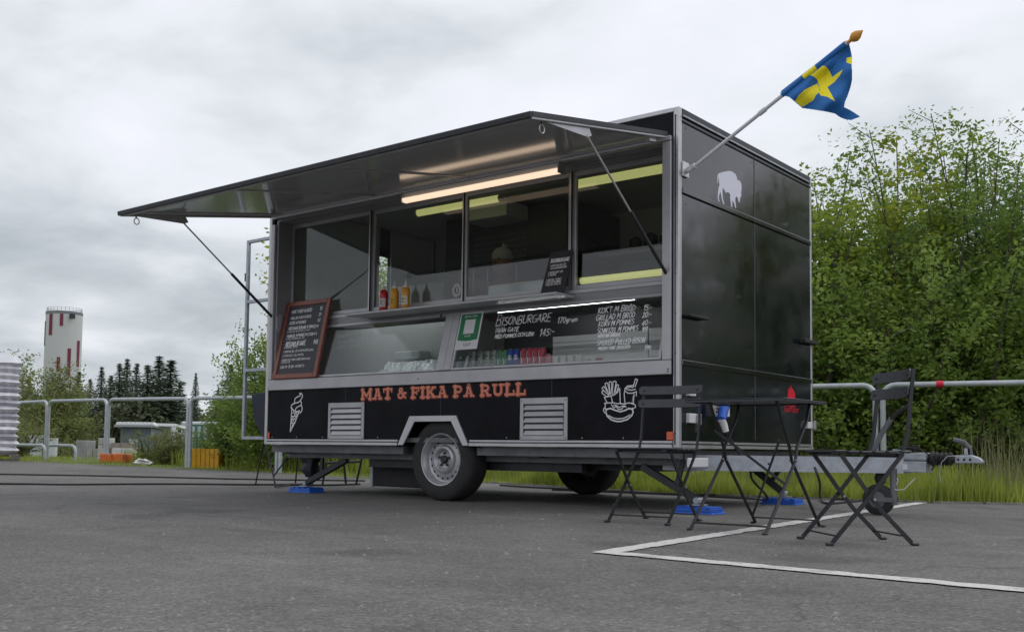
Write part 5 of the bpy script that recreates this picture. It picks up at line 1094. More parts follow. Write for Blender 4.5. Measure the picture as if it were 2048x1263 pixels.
def thicket(H, W, n, seed, size=.085, low=.0, shoots=7, jit=.075):
    # many upright shoots with short side twigs; leaves sit along the twigs
    rr = random.Random(seed); tk = MB(); cs = []; ends = []
    for s_ in range(shoots):
        a = rr.uniform(0, 6.28); sp = rr.uniform(.15, 1)*W/2; h = H*rr.uniform(.72, 1.0) if s_ else H; b = V((math.cos(a)*.22*rr.random(), math.sin(a)*.22*rr.random(), 0)); P = [b]
        for k in range(1, 7):
            t = k/6; P.append(V((b.x+math.cos(a)*sp*t**.8+rr.uniform(-.06, .06), b.y+math.sin(a)*sp*t**.8+rr.uniform(-.06, .06), h*t)))
        tk.tube(P, [max(.006, .040*(1-i/6.3)) for i in range(7)], 5)
        nt_ = int(26*h/4)
        for k in range(nt_):
            t = low+(1-low)*(k+rr.random())/nt_; i = min(5, int(t*6)); p = P[i].lerp(P[i+1], t*6-i)
            a2 = rr.uniform(0, 6.28); ln = W*.42*(1-t)**.42*rr.uniform(.5, 1.15)+.13; up = rr.uniform(.25, .9)
            e_ = p+V((math.cos(a2)*ln, math.sin(a2)*ln, ln*up)); 
            if rr.random() < .35: tk.tube([p, e_], [.007, .003], 3)
            ends.append((p, e_, ln))
    tot = sum(l+.15 for _, _, l in ends)
    for p, e_, l in ends:
        m = max(3, int(n*(l+.15)/tot)); t = NR.uniform(.15, 1.05, m)[:, None]; q = np.array(p)*(1-t)+np.array(e_)*t+NR.normal(size=(m, 3))*jit
        cs.append(q)
    return tk, np.concatenate(cs)
def tree_kind(H, W, n, seed, m, bark='bark', **k):
    tk, C = thicket(H, W, n, seed, **{q: v for q, v in k.items() if q not in ('size', 'asp', 'droop')})
    me = leafmesh('crown', C, k.get('size', .085), m, k.get('asp', .5), k.get('droop', .0))
    return tk, me, bark
def plant(name, label, cat, kind, pos, rot, sc, group=None):
    t = thing(name, label, cat, (0, 0, 0), group); tk, me, bark = kind
    if 'o' not in kind_cache.setdefault(id(me), {}):
        o = tk.build('trunk', M[bark], t); kind_cache[id(me)]['o'] = o
    else: o = kind_cache[id(me)]['o'].copy(); link(o); adopt(o, t)
    c = link(bpy.data.objects.new('crown', me)); adopt(c, t)
    t.location = pos; t.rotation_euler = (0, 0, rot); t.scale = sc; return t
kind_cache = {}
LM = [M['leaf'], leafmat('willow_leaf', (.070, .145, .034), (.27, .43, .11), .5, .7), leafmat('young_birch_leaf', (.11, .16, .018), (.42, .48, .055), .5, 1.2)]
K = [tree_kind(4.8, (2.4, 2.7, 2.3)[i], (15500, 17500, 14500)[i], 11+i, LM[i], size=(.078, .066, .086)[i], shoots=(10, 12, 9)[i], asp=(.5, .36, .6)[i]) for i in range(3)]
row = [(1608, 13.6, 332, 'leafy green tree rising just behind the trailer roof corner'), (1668, 14.6, 402, 'lower leafy green tree beside the trailer corner, under a dip in the tree line'), (1735, 13.9, 322, 'leafy green tree above the post behind the folding chair'), (1805, 14.7, 352, 'leafy green tree between the fence post and the red tape mark'),
       (1868, 13.6, 286, 'tall leafy green tree with a rounded top left of the red tape mark'), (1915, 14.9, 340, 'leafy green tree right above the red tape on the railing'), (1968, 13.8, 272, 'tall leafy green tree with a spiky top, second from the right edge'), (2045, 13.5, 222, 'tallest leafy green tree, cut by the right edge of the photo'),
       (700, 17.5, 470, 'leafy tree hidden behind the left half of the trailer'), (790, 17, 450, 'leafy tree seen through the slit in the trailer end'), (870, 17.5, 470, 'leafy tree hidden behind the middle of the trailer')]
for i, (u, D, v, lab) in enumerate(row):
    top = dist(u, v, D); z0 = gz(top.x, top.y); s_ = (top.z-z0)/4.8
    plant('leafy_tree', lab, 'tree', K[i % 3], (top.x, top.y, z0), i*1.9, (1.0, 1.0, s_), 'row of leafy trees behind the railing')
for i, (x, y, h) in enumerate(((1.6, 8.9, 4.6), (3.3, 8.4, 4.9), (5.0, 9.2, 4.5), (6.8, 9.0, 5.0), (8.7, 9.8, 4.7), (10.6, 10.2, 5.0))):
    plant('leafy_tree', 'leafy green tree '+['first', 'second', 'third', 'fourth', 'fifth', 'last'][i]+' past the right edge of the photo', 'tree', K[(i+1) % 3], (x, y, gz(x, y)), i*1.4, (1.1, 1.1, h/4.8), 'row of leafy trees behind the railing')
# second, lower layer so that the row closes towards the ground
K2 = [tree_kind(2.6, 2.2, 9500, 31+i, M['leaf_dark'], size=.075, shoots=8) for i in range(2)]
blab = ['low', 'thick', 'dark green', 'spreading', 'dense', 'bright green', 'rounded', 'broad', 'ragged']
bpl = ['beside the trailer corner trim', 'behind the table edge', 'behind the fence post and chair', 'behind the handbrake lever', 'behind the red tape mark', 'above the coupling head', 'near the right edge of the photo', 'past the right edge', 'at the right end of the row']
for i, u in enumerate((1625, 1690, 1760, 1830, 1900, 1975, 2050, 2190, 2380)):
    p = dist(u, 900, 12.4+(i % 2)*.7); z0 = gz(p.x, p.y); s_ = (1.0, 1.12, .9)[i % 3]
    plant('bush', blab[i]+' green bush below the tree row, '+bpl[i], 'bush', K2[i % 2], (p.x, p.y, z0), i*2.3, (1, 1, s_), 'bushes along the foot of the tree row')
# bush behind the left end of the trailer
for i, (u, D, v, lab, k_, w_) in enumerate(((524, 17.2, 652, 'tall light green bush right behind the left end of the trailer', K2[0], .62), (500, 18.0, 740, 'rounded light green bush seen through the open rear door', K2[1], .62), (476, 17.4, 800, 'low light green bush left of the open rear door', K2[1], .55), (448, 17.7, 842, 'small light green bush growing beside the yellow crate', K2[0], .5), (560, 16.4, 690, 'light green bush hidden for the most part behind the trailer end', K2[0], .85))):
    top = dist(u, v, D); z0 = gz(top.x, top.y); s_ = (top.z-z0)/2.6; plant('bush', lab, 'bush', k_, (top.x, top.y, z0), i*1.3+.4, (w_, w_, s_), 'bushes behind the left end')
# weeds and birch on the left
K3 = tree_kind(1.5, 1.1, 5200, 51, M['leaf_olive'], size=.075, shoots=12, jit=.05, asp=.3)
for i, (u, D, v, lab, W_) in enumerate(((322, 18.6, 858, 'tall pale weed clump between two railing posts, before the grey shed', .75), (346, 18.2, 875, 'smaller pale weed clump close to the railing post', .6), (52, 30, 832, 'yellow green shrub beside the stacked sacks', 1.5), (20, 22.5, 850, 'yellow green shrub partly behind the stacked sacks', 1.2), (138, 29, 880, 'low green weeds beside the white tubs', 1.2))):
    top = dist(u, v, D); z0 = gz(top.x, top.y); plant('weed_clump', lab, 'shrub', K3, (top.x, top.y, z0), i*1.1, (W_, W_, (top.z-z0)/1.5), 'weeds behind the railing')
KB = tree_kind(6.5, 4.2, 14000, 61, M['leaf_olive'], 'bark_pale', size=.17, asp=.4, droop=.7, shoots=8, low=.10, jit=.20)
top = dist(101, 716, 46); z0 = gz(top.x, top.y); plant('birch_tree', 'olive green birch standing in front of the striped tower', 'tree', KB, (top.x, top.y, z0), .5, (1.0, 1.0, (top.z-z0)/6.5))
# ------------------------------------------------------------ spruces
def spruce(seed, H=10, RW=2.1, n=46):
    rr = random.Random(seed); tk = MB(); tk.tube([(0, 0, 0), (0, 0, H*.5), (0, 0, H*.99)], [.16, .10, .015], 6); C = []; D = []
    for k in range(n):
        t = (k+.5)/n; z = H*(.05+.93*t); R_b = RW*1.08*(1-t)**1.02*rr.uniform(.7, 1.15)+.03; m = 5+int(5*(1-t))
        for j in range(m):
            a = 6.28*(j+rr.random()*.8)/m; L_ = R_b*rr.uniform(.65, 1.15); sag = rr.uniform(-.05, .35)*(1-t)+(-.35 if t > .85 else 0)
            steps = max(2, int(L_/.17))
            for s_ in range(steps):
                q = (s_+.6)/steps; x = L_*q
                for _ in range(3): C.append((math.cos(a)*x+rr.uniform(-.10, .10), math.sin(a)*x+rr.uniform(-.10, .10), z-sag*x*(1.3-q*.6)+rr.uniform(-.07, .05))); D.append((math.cos(a), math.sin(a), -.35-sag))
    return tk, leafmesh('crown', np.array(C), .30, M['spruce'], .34, 0, np.array(D)*1.2), 'bark'
KS = [spruce(3), spruce(4, 10, 2.5, 44), spruce(5, 10, 1.7, 48)]
sp = [(-25, 80, 735), (12, 84, 748), (38, 78, 739), (59, 74, 750), (95, 84, 770), (132, 76, 776), (158, 70, 740), (181, 78, 755), (204, 74, 730), (222, 84, 748), (240, 72, 723), (255, 80, 714), (274, 76, 723), (296, 70, 726), (319, 72, 708), (342, 70, 716), (360, 78, 762), (392, 90, 743), (437, 92, 772), (462, 78, 725), (485, 86, 752), (575, 80, 740), (640, 82, 745)]
wd_ = [1, 1, .9, .8, 1, 1, .8, 1, .9, 1.1, 1, .9, .9, 1.2, 1.35, 1.45, 1.0, .62, .6, 1.1, .9, 1, 1]
slab_ = ['at the left edge of the photo', 'behind the stacked sacks', 'just right of the stacked sacks', 'left of the birch', 'behind the birch', 'below the striped tower', 'with its tip beside the right side of the tower', 'short of its neighbours, right of the tower', 'with a narrow tip above the second railing frame', 'half hidden between two taller spruces', 'with a sharp tip in the middle of the dark group', 'with the slimmest high tip of the group', 'left of the two broadest spruces', 'leaning against the broadest spruces', 'tallest and broad, above the grey shed', 'broadest of all, right end of the dark group', 'low on the right flank of the dark group', 'standing alone and narrow in the gap', 'small and thin in the gap beside the bush', 'dark and broad, left of the open rear door', 'behind the light green bush', 'hidden behind the trailer end', 'hidden behind the trailer body']
for i, (u, D, v) in enumerate(sp):
    top = dist(u, v, D); z0 = gz(top.x, top.y)-.3; s_ = (top.z-z0)/10
    plant('spruce', 'dark green spruce '+slab_[i], 'tree', KS[i % 3], (top.x, top.y, z0), i*2.1, (s_*1.7*wd_[i]*R.uniform(.9, 1.1), s_*1.7*wd_[i], s_), 'spruces in the background')
# lower dark undergrowth below the spruces
C = []
for i in range(9000):
    u = R.uniform(-60, 700); D = R.uniform(66, 72); p = dist(u, 880, D); h = R.random()**1.1*(2.6+.8*math.sin(u*.03)); C.append((p.x, p.y, gz(p.x, p.y)+h))
tag(link(bpy.data.objects.new('undergrowth', leafmesh('undergrowth', np.array(C), .42, leafmat('brush', (.04, .052, .024), (.115, .135, .06), .2, .4), .5))), 'dark undergrowth closing the foot of the far spruce line', 'undergrowth', kind='stuff')
# ------------------------------------------------------------ grass
def blades(n, region, hfun, m, name, label, wid=.009, lean=.25):
    V_ = []; F__ = []; rr = R; cnt = 0
    P = np.empty((n, 3, 3))
    for i in range(n):
        x, y = region(); z = gz(x, y); h = hfun(x, y)*rr.uniform(.55, 1.15); a = rr.uniform(0, 6.28); w_ = wid*rr.uniform(.6, 1.4); l = h*lean*rr.uniform(-.2, 1.6); b = rr.uniform(0, 6.28)
        P[i, 0] = (x-math.cos(a)*w_, y-math.sin(a)*w_, z-.01); P[i, 1] = (x+math.cos(a)*w_, y+math.sin(a)*w_, z-.01); P[i, 2] = (x+math.cos(b)*l, y+math.sin(b)*l, z+h)
    me = bpy.data.meshes.new(name); me.from_pydata(P.reshape(-1, 3).tolist(), [], [(3*i, 3*i+1, 3*i+2) for i in range(n)]); me.materials.append(m)
    return tag(link(bpy.data.objects.new(name, me)), label, 'grass', kind='stuff')
M['grass'] = leafmat('verge_grass', (.15, .20, .025), (.45, .52, .10), .45, 2.2)
M['grass_dry'] = leafmat('dry_grass', (.17, .17, .08), (.38, .36, .20), .3, 2)
def reg1():
    x = R.uniform(-6.5, 8.5); return x, edge_y(x)+.05-.07*max(0, math.sin(x*4.1)+math.sin(x*9.7+1))*R.random()+R.random()**1.5*3.2
blades(46000, reg1, lambda x, y: max(.05, .15+.10*math.sin(x*1.7)*math.sin(y*2.3)+.07*math.sin(x*5.9+y*3)+.10*min(1, (y-edge_y(x))/.9)), M['grass'], 'verge_grass', 'bright yellow green grass growing on the verge behind the drawbar', .0065)
def reg2():
    x = R.uniform(-8, 10); return x, edge_y(x)+2.6+R.random()*8
blades(20000, reg2, lambda x, y: .20, M['grass'], 'long_grass', 'longer green grass under the trees behind the railing', .012)
blades(1600, reg1, lambda x, y: .42, M['grass_dry'], 'seed_stalks', 'thin pale seed stalks rising out of the verge grass', .0025, .35)
def reg3():
    while True:
        x = R.gauss(1.05, .16); y = edge_y(x)+.3+abs(R.gauss(.4, .25)); return x, y
blades(170, reg3, lambda x, y: .72, M['grass_dry'], 'dry_stalks', 'pale dry grass stalks standing right of the coupling head', .004, .3)
def reg4():
    x = R.uniform(-30, -7); return x, edge_y(x)+.05+R.random()**1.3*2.2
blades(7000, reg4, lambda x, y: .04+.05*max(0, math.sin(x*2.1+y)), M['grass'], 'edge_grass', 'thin green grass at the foot of the left railing', .009)
def reg5():
    x = R.uniform(-14.5, -6); return x, fence_y(x)+.5+R.random()*3.5
blades(12000, reg5, lambda x, y: .30, M['grass'], 'bank_grass', 'rank green grass on the bank behind the yellow crate', .012)
# ------------------------------------------------------------ stacked sacks on a pallet
pb = dist(36, 921, 17.9); z0 = gl(pb.x)+.004; ld = thing('sack_pallet', 'wrapped stack of white grey sacks on a wooden pallet at the left edge', 'pallet load', (pb.x-.6, pb.y+.4, z0))
vy = V((pb.x-CAMP.x, pb.y-CAMP.y, 0)).normalized(); vx = V((vy.y, -vy.x, 0)); org = V((pb.x, pb.y, z0))
def lp(a, b, c): return org-vx*a+vy*b+V((0, 0, c))
woodm = mat('weathered_wood', (.16, .14, .12), .85, var=.4, vscale=8)
pal_ = MB()
for a in (.05, .60, 1.15):
    for b in (.05, .40, .75): pal_.bar(lp(a-.07, b, .065), lp(a+.07, b, .065), .08, .10)
po_ = pal_.build('pallet', woodm, ld)
for b in (.05, .225, .40, .575, .75): MB().bar(lp(0, b, .118), lp(1.2, b, .118), .022, .09).build('board', woodm, po_)
for b in (.05, .40, .75): MB().bar(lp(0, b, .012), lp(1.2, b, .012), .022, .09).build('board', woodm, po_)
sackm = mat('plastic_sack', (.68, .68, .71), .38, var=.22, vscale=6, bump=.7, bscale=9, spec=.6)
sackd = mat('plastic_sack_dark', (.44, .43, .48), .38, var=.30, vscale=5, bump=.7, bscale=9, spec=.6)  # darker sack colour for some of the layers
def sackmesh(seed):
    rr = random.Random(seed); k = MB(); n, m = 10, 8; vs = []
    for j in range(m+1):
        for i in range(n+1):
            u = i/n*2-1; v = j/m*2-1; e_ = (1-abs(u)**5)*(1-abs(v)**5); vs.append((u, v, e_))
    for sgn in (1, -1):
        b = len(k.v)
        for u, v, e_ in vs: k.v.append((u*.315+rr.uniform(-.006, .006), v*.21+rr.uniform(-.006, .006), sgn*.062*e_**.45+rr.uniform(-.005, .005)))
        k.f += [(b+j*(n+1)+i, b+j*(n+1)+i+1, b+(j+1)*(n+1)+i+1, b+(j+1)*(n+1)+i) for j in range(m) for i in range(n)]
    k.m = [0]*len(k.f); return k
protos = []
for s_ in range(3):
    for mm in (sackm, sackd): o = sackmesh(s_).build('sack', mm, None, smooth=True); protos.append(o)
used = set()
ang = math.atan2(-vx.y, -vx.x)
for lay in range(14):
    for a in (.31, .93):
        for b in (.21, .62):
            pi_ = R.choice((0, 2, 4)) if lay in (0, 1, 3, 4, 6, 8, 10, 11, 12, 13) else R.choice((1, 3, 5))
            o = protos[pi_]
            if pi_ in used: o = link(o.copy())
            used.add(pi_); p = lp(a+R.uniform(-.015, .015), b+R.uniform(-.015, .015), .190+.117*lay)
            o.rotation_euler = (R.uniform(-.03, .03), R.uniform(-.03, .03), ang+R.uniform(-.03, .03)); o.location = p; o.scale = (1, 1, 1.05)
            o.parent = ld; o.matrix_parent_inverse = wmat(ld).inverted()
for i, o in enumerate(protos):
    if i not in used: bpy.data.objects.remove(o)
k = MB(); k.v = []; n = 14
for j in range(9):
    for i in range(n+1):
        u = i/n*2-1; v = j/8*2-1; k.v.append(tuple(lp(.62+u*.64, .41+v*.43, 1.80+.055*(1-u**4)*(1-v**4)-(.10 if abs(u) > .99 or abs(v) > .99 else 0)+R.uniform(-.004, .004))))
k.f = [(j*(n+1)+i, j*(n+1)+i+1, (j+1)*(n+1)+i+1, (j+1)*(n+1)+i) for j in range(8) for i in range(n)]; k.m = [0]*len(k.f); k.build('top_cover', mat('cover_film', (.62, .64, .66), .35, bump=.5, bscale=8), ld, smooth=True)
# ------------------------------------------------------------ the yard behind the railing
def yard(u, v, D): p = dist(u, v, D); return p
def ybox(name, u0, v0, u1, D, m, label, cat, dep=.6, group=None, zb=None, bev=.01):
    a = dist(u0, v0, D); b = dist(u1, v0, D); z0 = gz(a.x, a.y) if zb is None else zb; d = (b-a); d.z = 0; q = V((-d.y, d.x, 0)).normalized()*dep
    P = [V((a.x, a.y, z0)), V((b.x, b.y, z0)), V((b.x, b.y, z0))+q, V((a.x, a.y, z0))+q]
    o = MB().prism(P, (0, 0, (a.z+b.z)/2-z0)).build(name, m, bevel=bev); 
    if label: tag(o, label, cat, group)
    return o
orange = mat('orange_plastic', (.55, .13, .02), .5, var=.2, vscale=6); yellow = mat('yellow_crate', (.66, .34, .008), .5, var=.15, vscale=5)
def orange_block(u0, u1, v0, D, label):
    a = dist(u0, v0, D); b = dist(u1, v0, D); z0 = gz(a.x, a.y); h = a.z-z0; d = (b-a); d.z = 0; q = V((-d.y, d.x, 0)).normalized()*.28; i_ = d*.08
    A0 = V((a.x, a.y, z0)); B0 = V((b.x, b.y, z0)); k = MB(); k.add([A0, B0, B0+q, A0+q, A0+i_+V((0, 0, h)), B0-i_+V((0, 0, h)), B0-i_+q*.8+V((0, 0, h)), A0+i_+q*.8+V((0, 0, h))], [(0, 1, 5, 4), (1, 2, 6, 5), (2, 3, 7, 6), (3, 0, 4, 7), (4, 5, 6, 7), (0, 3, 2, 1)])
    tag(k.build('barrier_block', orange, bevel=.02, seg=2), label, 'barrier block', 'orange blocks behind the railing')
orange_block(198, 214, 906, 18.3, 'narrow orange barrier block left of the third railing post'); orange_block(227, 247, 906, 18.3, 'widest orange barrier block right of the third railing post'); orange_block(246, 256, 907, 18.7, 'orange barrier block at the right end, tucked behind the widest one'); orange_block(220, 227, 906, 18.6, 'thin orange barrier block squeezed behind the railing post')
# slatted yellow crate
a = dist(384, 895, 16.9); b = dist(438, 895, 16.9); z0 = gz(a.x, a.y)-.03; yc = thing('yellow_crate', 'yellow slatted crate standing in the weeds behind the railing', 'crate', ((a.x+b.x)/2, a.y, z0)); d = (b-a); d.z = 0; L_ = d.length; d.normalize(); q = V((-d.y, d.x, 0)); h = a.z-z0
for i in range(6):
    w_ = L_/6; s_ = V((a.x, a.y, 0))+d*(w_*i+.004); MB().prism([s_+V((0, 0, z0)), s_+d*(w_-.010)+V((0, 0, z0)), s_+d*(w_-.010)+V((0, 0, z0+h-R.uniform(0, .02))), s_+V((0, 0, z0+h-R.uniform(0, .02)))], q*.02).build('slat', yellow, yc)
MB().prism([V((a.x, a.y, z0))+q*.025, V((b.x, b.y, z0))+q*.025, V((b.x, b.y, z0+h-.03))+q*.025, V((a.x, a.y, z0+h-.03))+q*.025], q*.30).build('crate_box', yellow, yc)
# two white tubs
for i, (u0, u1, v0, lab) in enumerate(((60, 86, 874, 'white plastic tub with a green lid behind the railing, left one'), (94, 116, 878, 'open white plastic tub behind the railing, right one'))):
    a = dist(u0, v0, 26); b = dist(u1, v0, 26); c = (a+b)/2; z0 = gz(c.x, c.y); r = (b-a).length/2; h = c.z-z0; t = thing('tub', lab, 'tub', (c.x, c.y, z0), 'white tubs in the yard')
    MB().lathe([(r*.78, 0), (r*.98, h*.95), (r, h)], (c.x, c.y, z0), (0, 0, 1), 20).build('body', mat('tub_white', (.50, .53, .53), .5, var=.12), t, smooth=True)
    MB().lathe([(r*1.03, h+.002), (r*1.04, h+.04), (r*.9, h+.05), (0, h+.05)] if i == 0 else [(r*1.0, h+.001), (r*1.04, h+.015), (r*1.0, h+.03)], (c.x, c.y, z0), (0, 0, 1), 20).build('lid' if i == 0 else 'tub_rim', mat('lid_green', (.25, .33, .28), .5) if i == 0 else M['white_plastic'], t, smooth=True)
grey = mat('grey_equipment', (.27, .27, .26), .6, var=.3, vscale=3); grey2 = mat('concrete_block', (.32, .31, .28), .85, var=.25, vscale=3, bump=.3)
ybox('cabinet', 152, 880, 173, 27, grey, 'grey metal cabinet in the yard left of the block pallet', 'cabinet'); k = ybox('cabinet_slot', 156, 883, 168, 26.95, M['dark_metal'], 'dark open slot box on the front of the grey cabinet', 'box', dep=.05, zb=None)
bpy.data.objects.remove(k)
# pallets of small blocks, wrapped goods
def blockstack(u0, u1, v0, D, label, m):
    a = dist(u0, v0, D); b = dist(u1, v0, D); z0 = gz(a.x, a.y); d = b-a; d.z = 0; L_ = d.length; d.normalize(); q = V((-d.y, d.x, 0)); h = a.z-z0; t = thing('block_stack', label, 'block stack', (a.x, a.y, z0), 'stacks of building blocks in the yard'); nr = max(3, int(h/.16)); nc = max(2, int(L_/.22))
    me = None
    for r in range(nr):
        for c in range(nc):
            s_ = V((a.x, a.y, z0+h*r/nr+.004))+d*(L_*c/nc+.004)+q*R.uniform(0, .02)
            if me is None or True: MB().prism([s_, s_+d*(L_/nc-.012), s_+d*(L_/nc-.012)+q*.5, s_+q*.5], (0, 0, h/nr-.012)).build('block', m, t)
blockstack(174, 196, 896, 25, 'low stack of grey concrete blocks beside the cabinet', grey2); blockstack(196, 216, 874, 27, 'pale stack of blocks in front of the third railing post', mat('pale_block', (.42, .41, .38), .8, var=.2)); blockstack(222, 260, 884, 27, 'wide stack of brown grey blocks above the orange barriers', mat('brown_block', (.26, .23, .20), .85, var=.3))
w1 = ybox('white_bale', 224, 896, 262, 24, M['white_plastic'], 'long white wrapped bale lying behind the orange barriers', 'bale', dep=.4); w1.data.materials[0] = mat('wrap_white', (.55, .55, .54), .5, bump=.5, bscale=6)
k = MB(); c = dist(285, 921, 17.6); k.lathe([(.0, 0), (.13, .0), (.15, .03), (.11, .055), (.12, .075), (.05, .10), (0, .09)], (c.x, c.y, gz(c.x, c.y)), (0, 0, 1), 12); k.v = [(x+R.uniform(-.03, .03), y+R.uniform(-.03, .03), z+R.uniform(-.02, .02)) for x, y, z in k.v]; tag(k.build('rubble_bag', mat('rag_white', (.60, .60, .58), .7, bump=.6), smooth=True), 'crumpled white bag lying at the foot of the railing', 'bag')
# corrugated shed with a lean-to
D = 34; a = dist(242, 853, D); b = dist(305, 853, D); z0 = gz(a.x, a.y); t = thing('shed', 'small grey corrugated metal shed with a bright roof edge behind the railing', 'shed', (a.x, a.y, z0)); d = b-a; d.z = 0; L_ = d.length; d.normalize(); q = V((-d.y, d.x, 0)); h = a.z-z0; n = 22
shm = mat('shed_sheet', (.27, .31, .33), .5, metal=.3, var=.15, vscale=3)
for i in range(n):
    s_ = V((a.x, a.y, z0))+d*(L_*i/n); w_ = L_/n; MB().add([s_, s_+d*w_*.5-q*.04, s_+d*w_, s_+V((0, 0, h)), s_+d*w_*.5-q*.04+V((0, 0, h)), s_+d*w_+V((0, 0, h)), s_+q*.03, s_+q*.03+d*w_, s_+q*.03+V((0, 0, h)), s_+q*.03+d*w_+V((0, 0, h))], [(0, 1, 4, 3), (1, 2, 5, 4), (6, 8, 9, 7), (3, 4, 5, 9, 8), (0, 6, 7, 2, 1), (0, 3, 8, 6), (2, 7, 9, 5)]).build('wall_sheet', shm, t)
MB().prism([V((a.x, a.y, z0))+q*.05, V((b.x, b.y, z0))+q*.05, V((b.x, b.y, z0))+q*2.4, V((a.x, a.y, z0))+q*2.4], (0, 0, h-.03)).build('shed_body', shm, t)
rf = MB().prism([V((a.x, a.y, z0+h))-d*.15-q*.2, V((b.x, b.y, z0+h))+d*.15-q*.2, V((b.x, b.y, z0+h-.2))+d*.15+q*2.5, V((a.x, a.y, z0+h-.2))-d*.15+q*2.5], (0, 0, .06)).build('roof', mat('roof_sheet', (.34, .36, .37), .4, metal=.4), t)
for i in range(9):
    s_ = V((a.x, a.y, z0+h+.062))-d*.10-q*.22+d*((L_+.2)*i/9); MB().prism([s_, s_+d*.17, s_+d*.13+V((0, 0, .10)), s_+d*.04+V((0, 0, .10))], q*2.4-V((0, 0, .18))).build('roof_ridge', mat('roof_light', (.72, .74, .75), .4) if i == 0 else bpy.data.materials['roof_light'], rf)
p0 = V((a.x, a.y, z0))+d*(L_*.30)-q*.05
MB().prism([p0+V((0, 0, h*.25)), p0+d*.34+V((0, 0, h*.25)), p0+d*.34+V((0, 0, h*.82)), p0+V((0, 0, h*.82))], -q*.03).build('shed_window', mat('shed_window', (.45, .50, .52), .3), t)
p0 = V((a.x, a.y, z0))+d*(L_*.58)-q*.05
MB().prism([p0, p0+d*.62, p0+d*.62+V((0, 0, h*.85)), p0+V((0, 0, h*.85))], -q*.03).build('door', mat('shed_door', (.12, .17, .18), .4), t)
k = MB(); A1 = dist(305, 851, D); B1 = dist(350, 852, D+.5); A1.z = B1.z = (A1.z+B1.z)/2; k.prism([A1, B1, B1+q*1.8-V((0, 0, .1)), A1+q*1.8-V((0, 0, .1))], (0, 0, .09)); k.build('canopy', bpy.data.materials['roof_light'], t)
for p_ in (B1-d*.08, B1-d*.08+q*1.7, A1+d*.7): g0 = gz(p_.x, p_.y); MB().bar((p_.x, p_.y, g0), (p_.x, p_.y, p_.z), .10, .10).build('post', M['white_plastic'], t)
# pale greenhouse-like container with green trestles before it
D = 40; a = dist(362, 842, D); b = dist(452, 843, D); z0 = gz(a.x, a.y); t = thing('container', 'pale ribbed container with a light top behind the green trestles', 'container', (a.x, a.y, z0)); d = b-a; d.z = 0; L_ = d.length; d.normalize(); q = V((-d.y, d.x, 0)); h = a.z-z0
cm = mat('pale_sheet', (.50, .55, .54), .5, var=.1); MB().prism([V((a.x, a.y, z0)), V((b.x, b.y, z0)), V((b.x, b.y, z0))+q*2.2, V((a.x, a.y, z0))+q*2.2], (0, 0, h)).build('body', cm, t, bevel=.05)
for i in range(14): s_ = V((a.x, a.y, z0))+d*(L_*(i+.3)/14)-q*.03; MB().prism([s_, s_+d*.03, s_+d*.03+V((0, 0, h*.97)), s_+V((0, 0, h*.97))], q*.028).build('rib', mat('rib_sheet', (.36, .42, .42), .5) if i == 0 else bpy.data.materials['rib_sheet'], t)
tg = mat('green_frame', (.02, .11, .09), .5); tl = ['left', 'second', 'third', 'right']
for i, u in enumerate((386, 398, 410, 425)):
    D = 30+.5*i; a = dist(u-5, 850, D); b = dist(u+6, 850, D); z0 = gz(a.x, a.y); t = thing('trestle', ['green metal trestle, leftmost, beside the railing post', 'green metal trestle, second from the railing post', 'green metal trestle, third from the railing post', 'green metal trestle, rightmost, at the edge of the bush'][i], 'trestle', (a.x, a.y, z0), 'green trestles in the yard'); dd = b-a; dd.z = 0
    MB().bar(a, b, .05, .06).build('top_bar', tg, t)
    for p_, s_ in ((a, -1), (b, 1)):
        for e_ in (-.35, .35): f = V((p_.x, p_.y, z0))+dd.normalized()*.12*s_+V((-dd.y, dd.x, 0)).normalized()*e_; MB().bar(V((p_.x, p_.y, a.z)), f, .045, .045).build('leg', tg, t)
    MB().bar(a-V((0, 0, .45))-dd*.2, b-V((0, 0, .45))+dd*.2, .04, .04).build('cross_bar', tg, t)
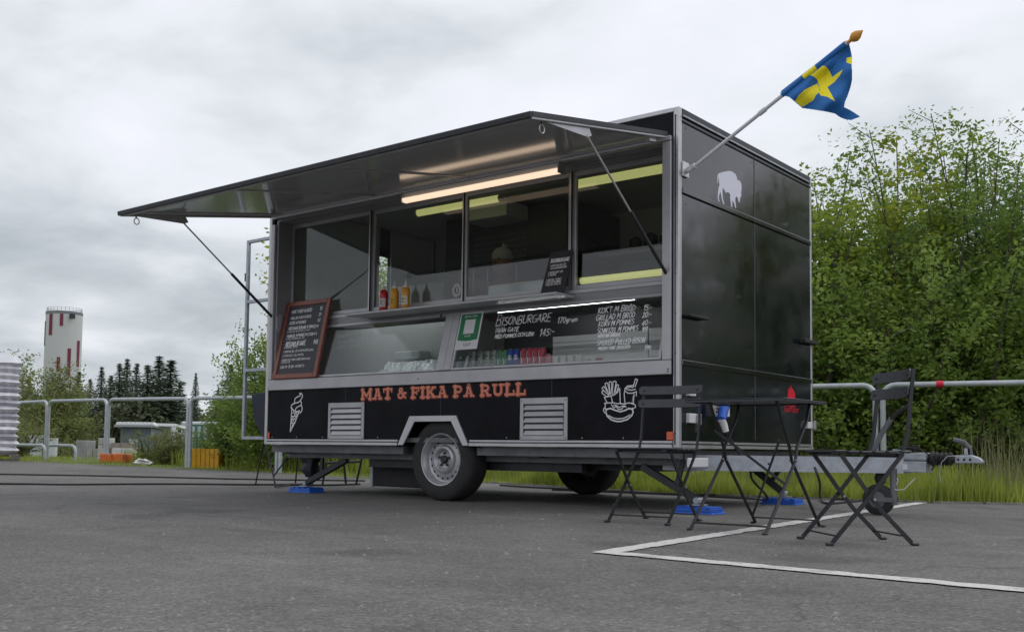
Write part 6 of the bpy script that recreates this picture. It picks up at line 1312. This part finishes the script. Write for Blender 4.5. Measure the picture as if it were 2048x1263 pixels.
# ------------------------------------------------------------ striped tower
D = 311; top = dist(129, 627, D); Rr = 35*D/FPX*1.0; tw = thing('tower', 'white round tower with narrow dark red stripes above the far spruces', 'tower', (top.x, top.y, 0)); base = -3
wt = mat('tower_white', (.50, .51, .50), .7, var=.05, vscale=.1); MB().lathe([(Rr, 0), (Rr*.985, top.z*.5-base), (Rr*.975, top.z-base), (0, top.z-base)], (top.x, top.y, base), (0, 0, 1), 64).build('shaft', wt, tw, smooth=True)
MB().lathe([(Rr*.98, 0), (Rr*.99, .0), (Rr*.99, .8), (Rr*.9, .8)], (top.x, top.y, top.z-.5), (0, 0, 1), 64).build('top_band', mat('tower_band', (.16, .18, .18), .6), tw, smooth=True)
vdir = V((CAMP.x-top.x, CAMP.y-top.y, 0)).normalized(); sdir = V((-vdir.y, vdir.x, 0)); st_m = mat('stripe_red', (.16, .012, .035), .6)
for u, wpx, v0, v1 in ((104.5, 5.5, 627, 673), (124, 6, 627, 655), (157, 4.5, 678, 734), (140.5, 6, 695, 752), (121, 6, 713, 745), (93.5, 2.5, 640, 693)):
    z_1 = dist(u, v0, D).z; z_2 = dist(u, v1, D).z; s0_ = max(-.995, min(.995, (u-wpx/2-129)/35.5)); s1_ = max(-.995, min(.995, (u+wpx/2-129)/35.5)); k = MB(); vs = []
    for s_ in (s0_, (s0_+s1_)/2, s1_):
        an = math.asin(s_); pp_ = V((top.x, top.y, 0))+(vdir*math.cos(an)+sdir*math.sin(an)*(1 if sdir.dot(R_) > 0 else -1))*(Rr+.06); vs += [pp_+V((0, 0, z_2)), pp_+V((0, 0, z_1-.6))]
    k.add(vs+[p_-vdir*.3 for p_ in vs], [(0, 2, 3, 1), (2, 4, 5, 3), (6, 7, 9, 8), (8, 9, 11, 10), (0, 1, 7, 6), (4, 10, 11, 5), (1, 3, 9, 7), (3, 5, 11, 9), (0, 6, 8, 2), (2, 8, 10, 4)]); k.build('stripe', st_m if u != 93.5 else bpy.data.materials['tower_band'], tw)
pz_ = dist(144, 630, D); pb_ = V((top.x, top.y, 0))+(vdir*.9+R_*.43)*(Rr+.2); MB().box(pb_.x-.6, pb_.x+.6, pb_.y-.6, pb_.y+.6, top.z-2.0, top.z-.6).build('roof_box', M['dark_metal'], tw)
rl = MB(); n = 28
for i in range(n): an = 6.283*i/n; x, y = top.x+math.cos(an)*Rr*.93, top.y+math.sin(an)*Rr*.93; rl.bar((x, y, top.z+.2), (x, y, top.z+1.5), .09, .09)
for zz__ in (1.5, .9): rl.tube([(top.x+math.cos(6.283*i/n)*Rr*.93, top.y+math.sin(6.283*i/n)*Rr*.93, top.z+zz__) for i in range(n)], .06, 4, closed=True)
rl.build('roof_railing', mat('rail_pale', (.45, .47, .48), .5), tw)
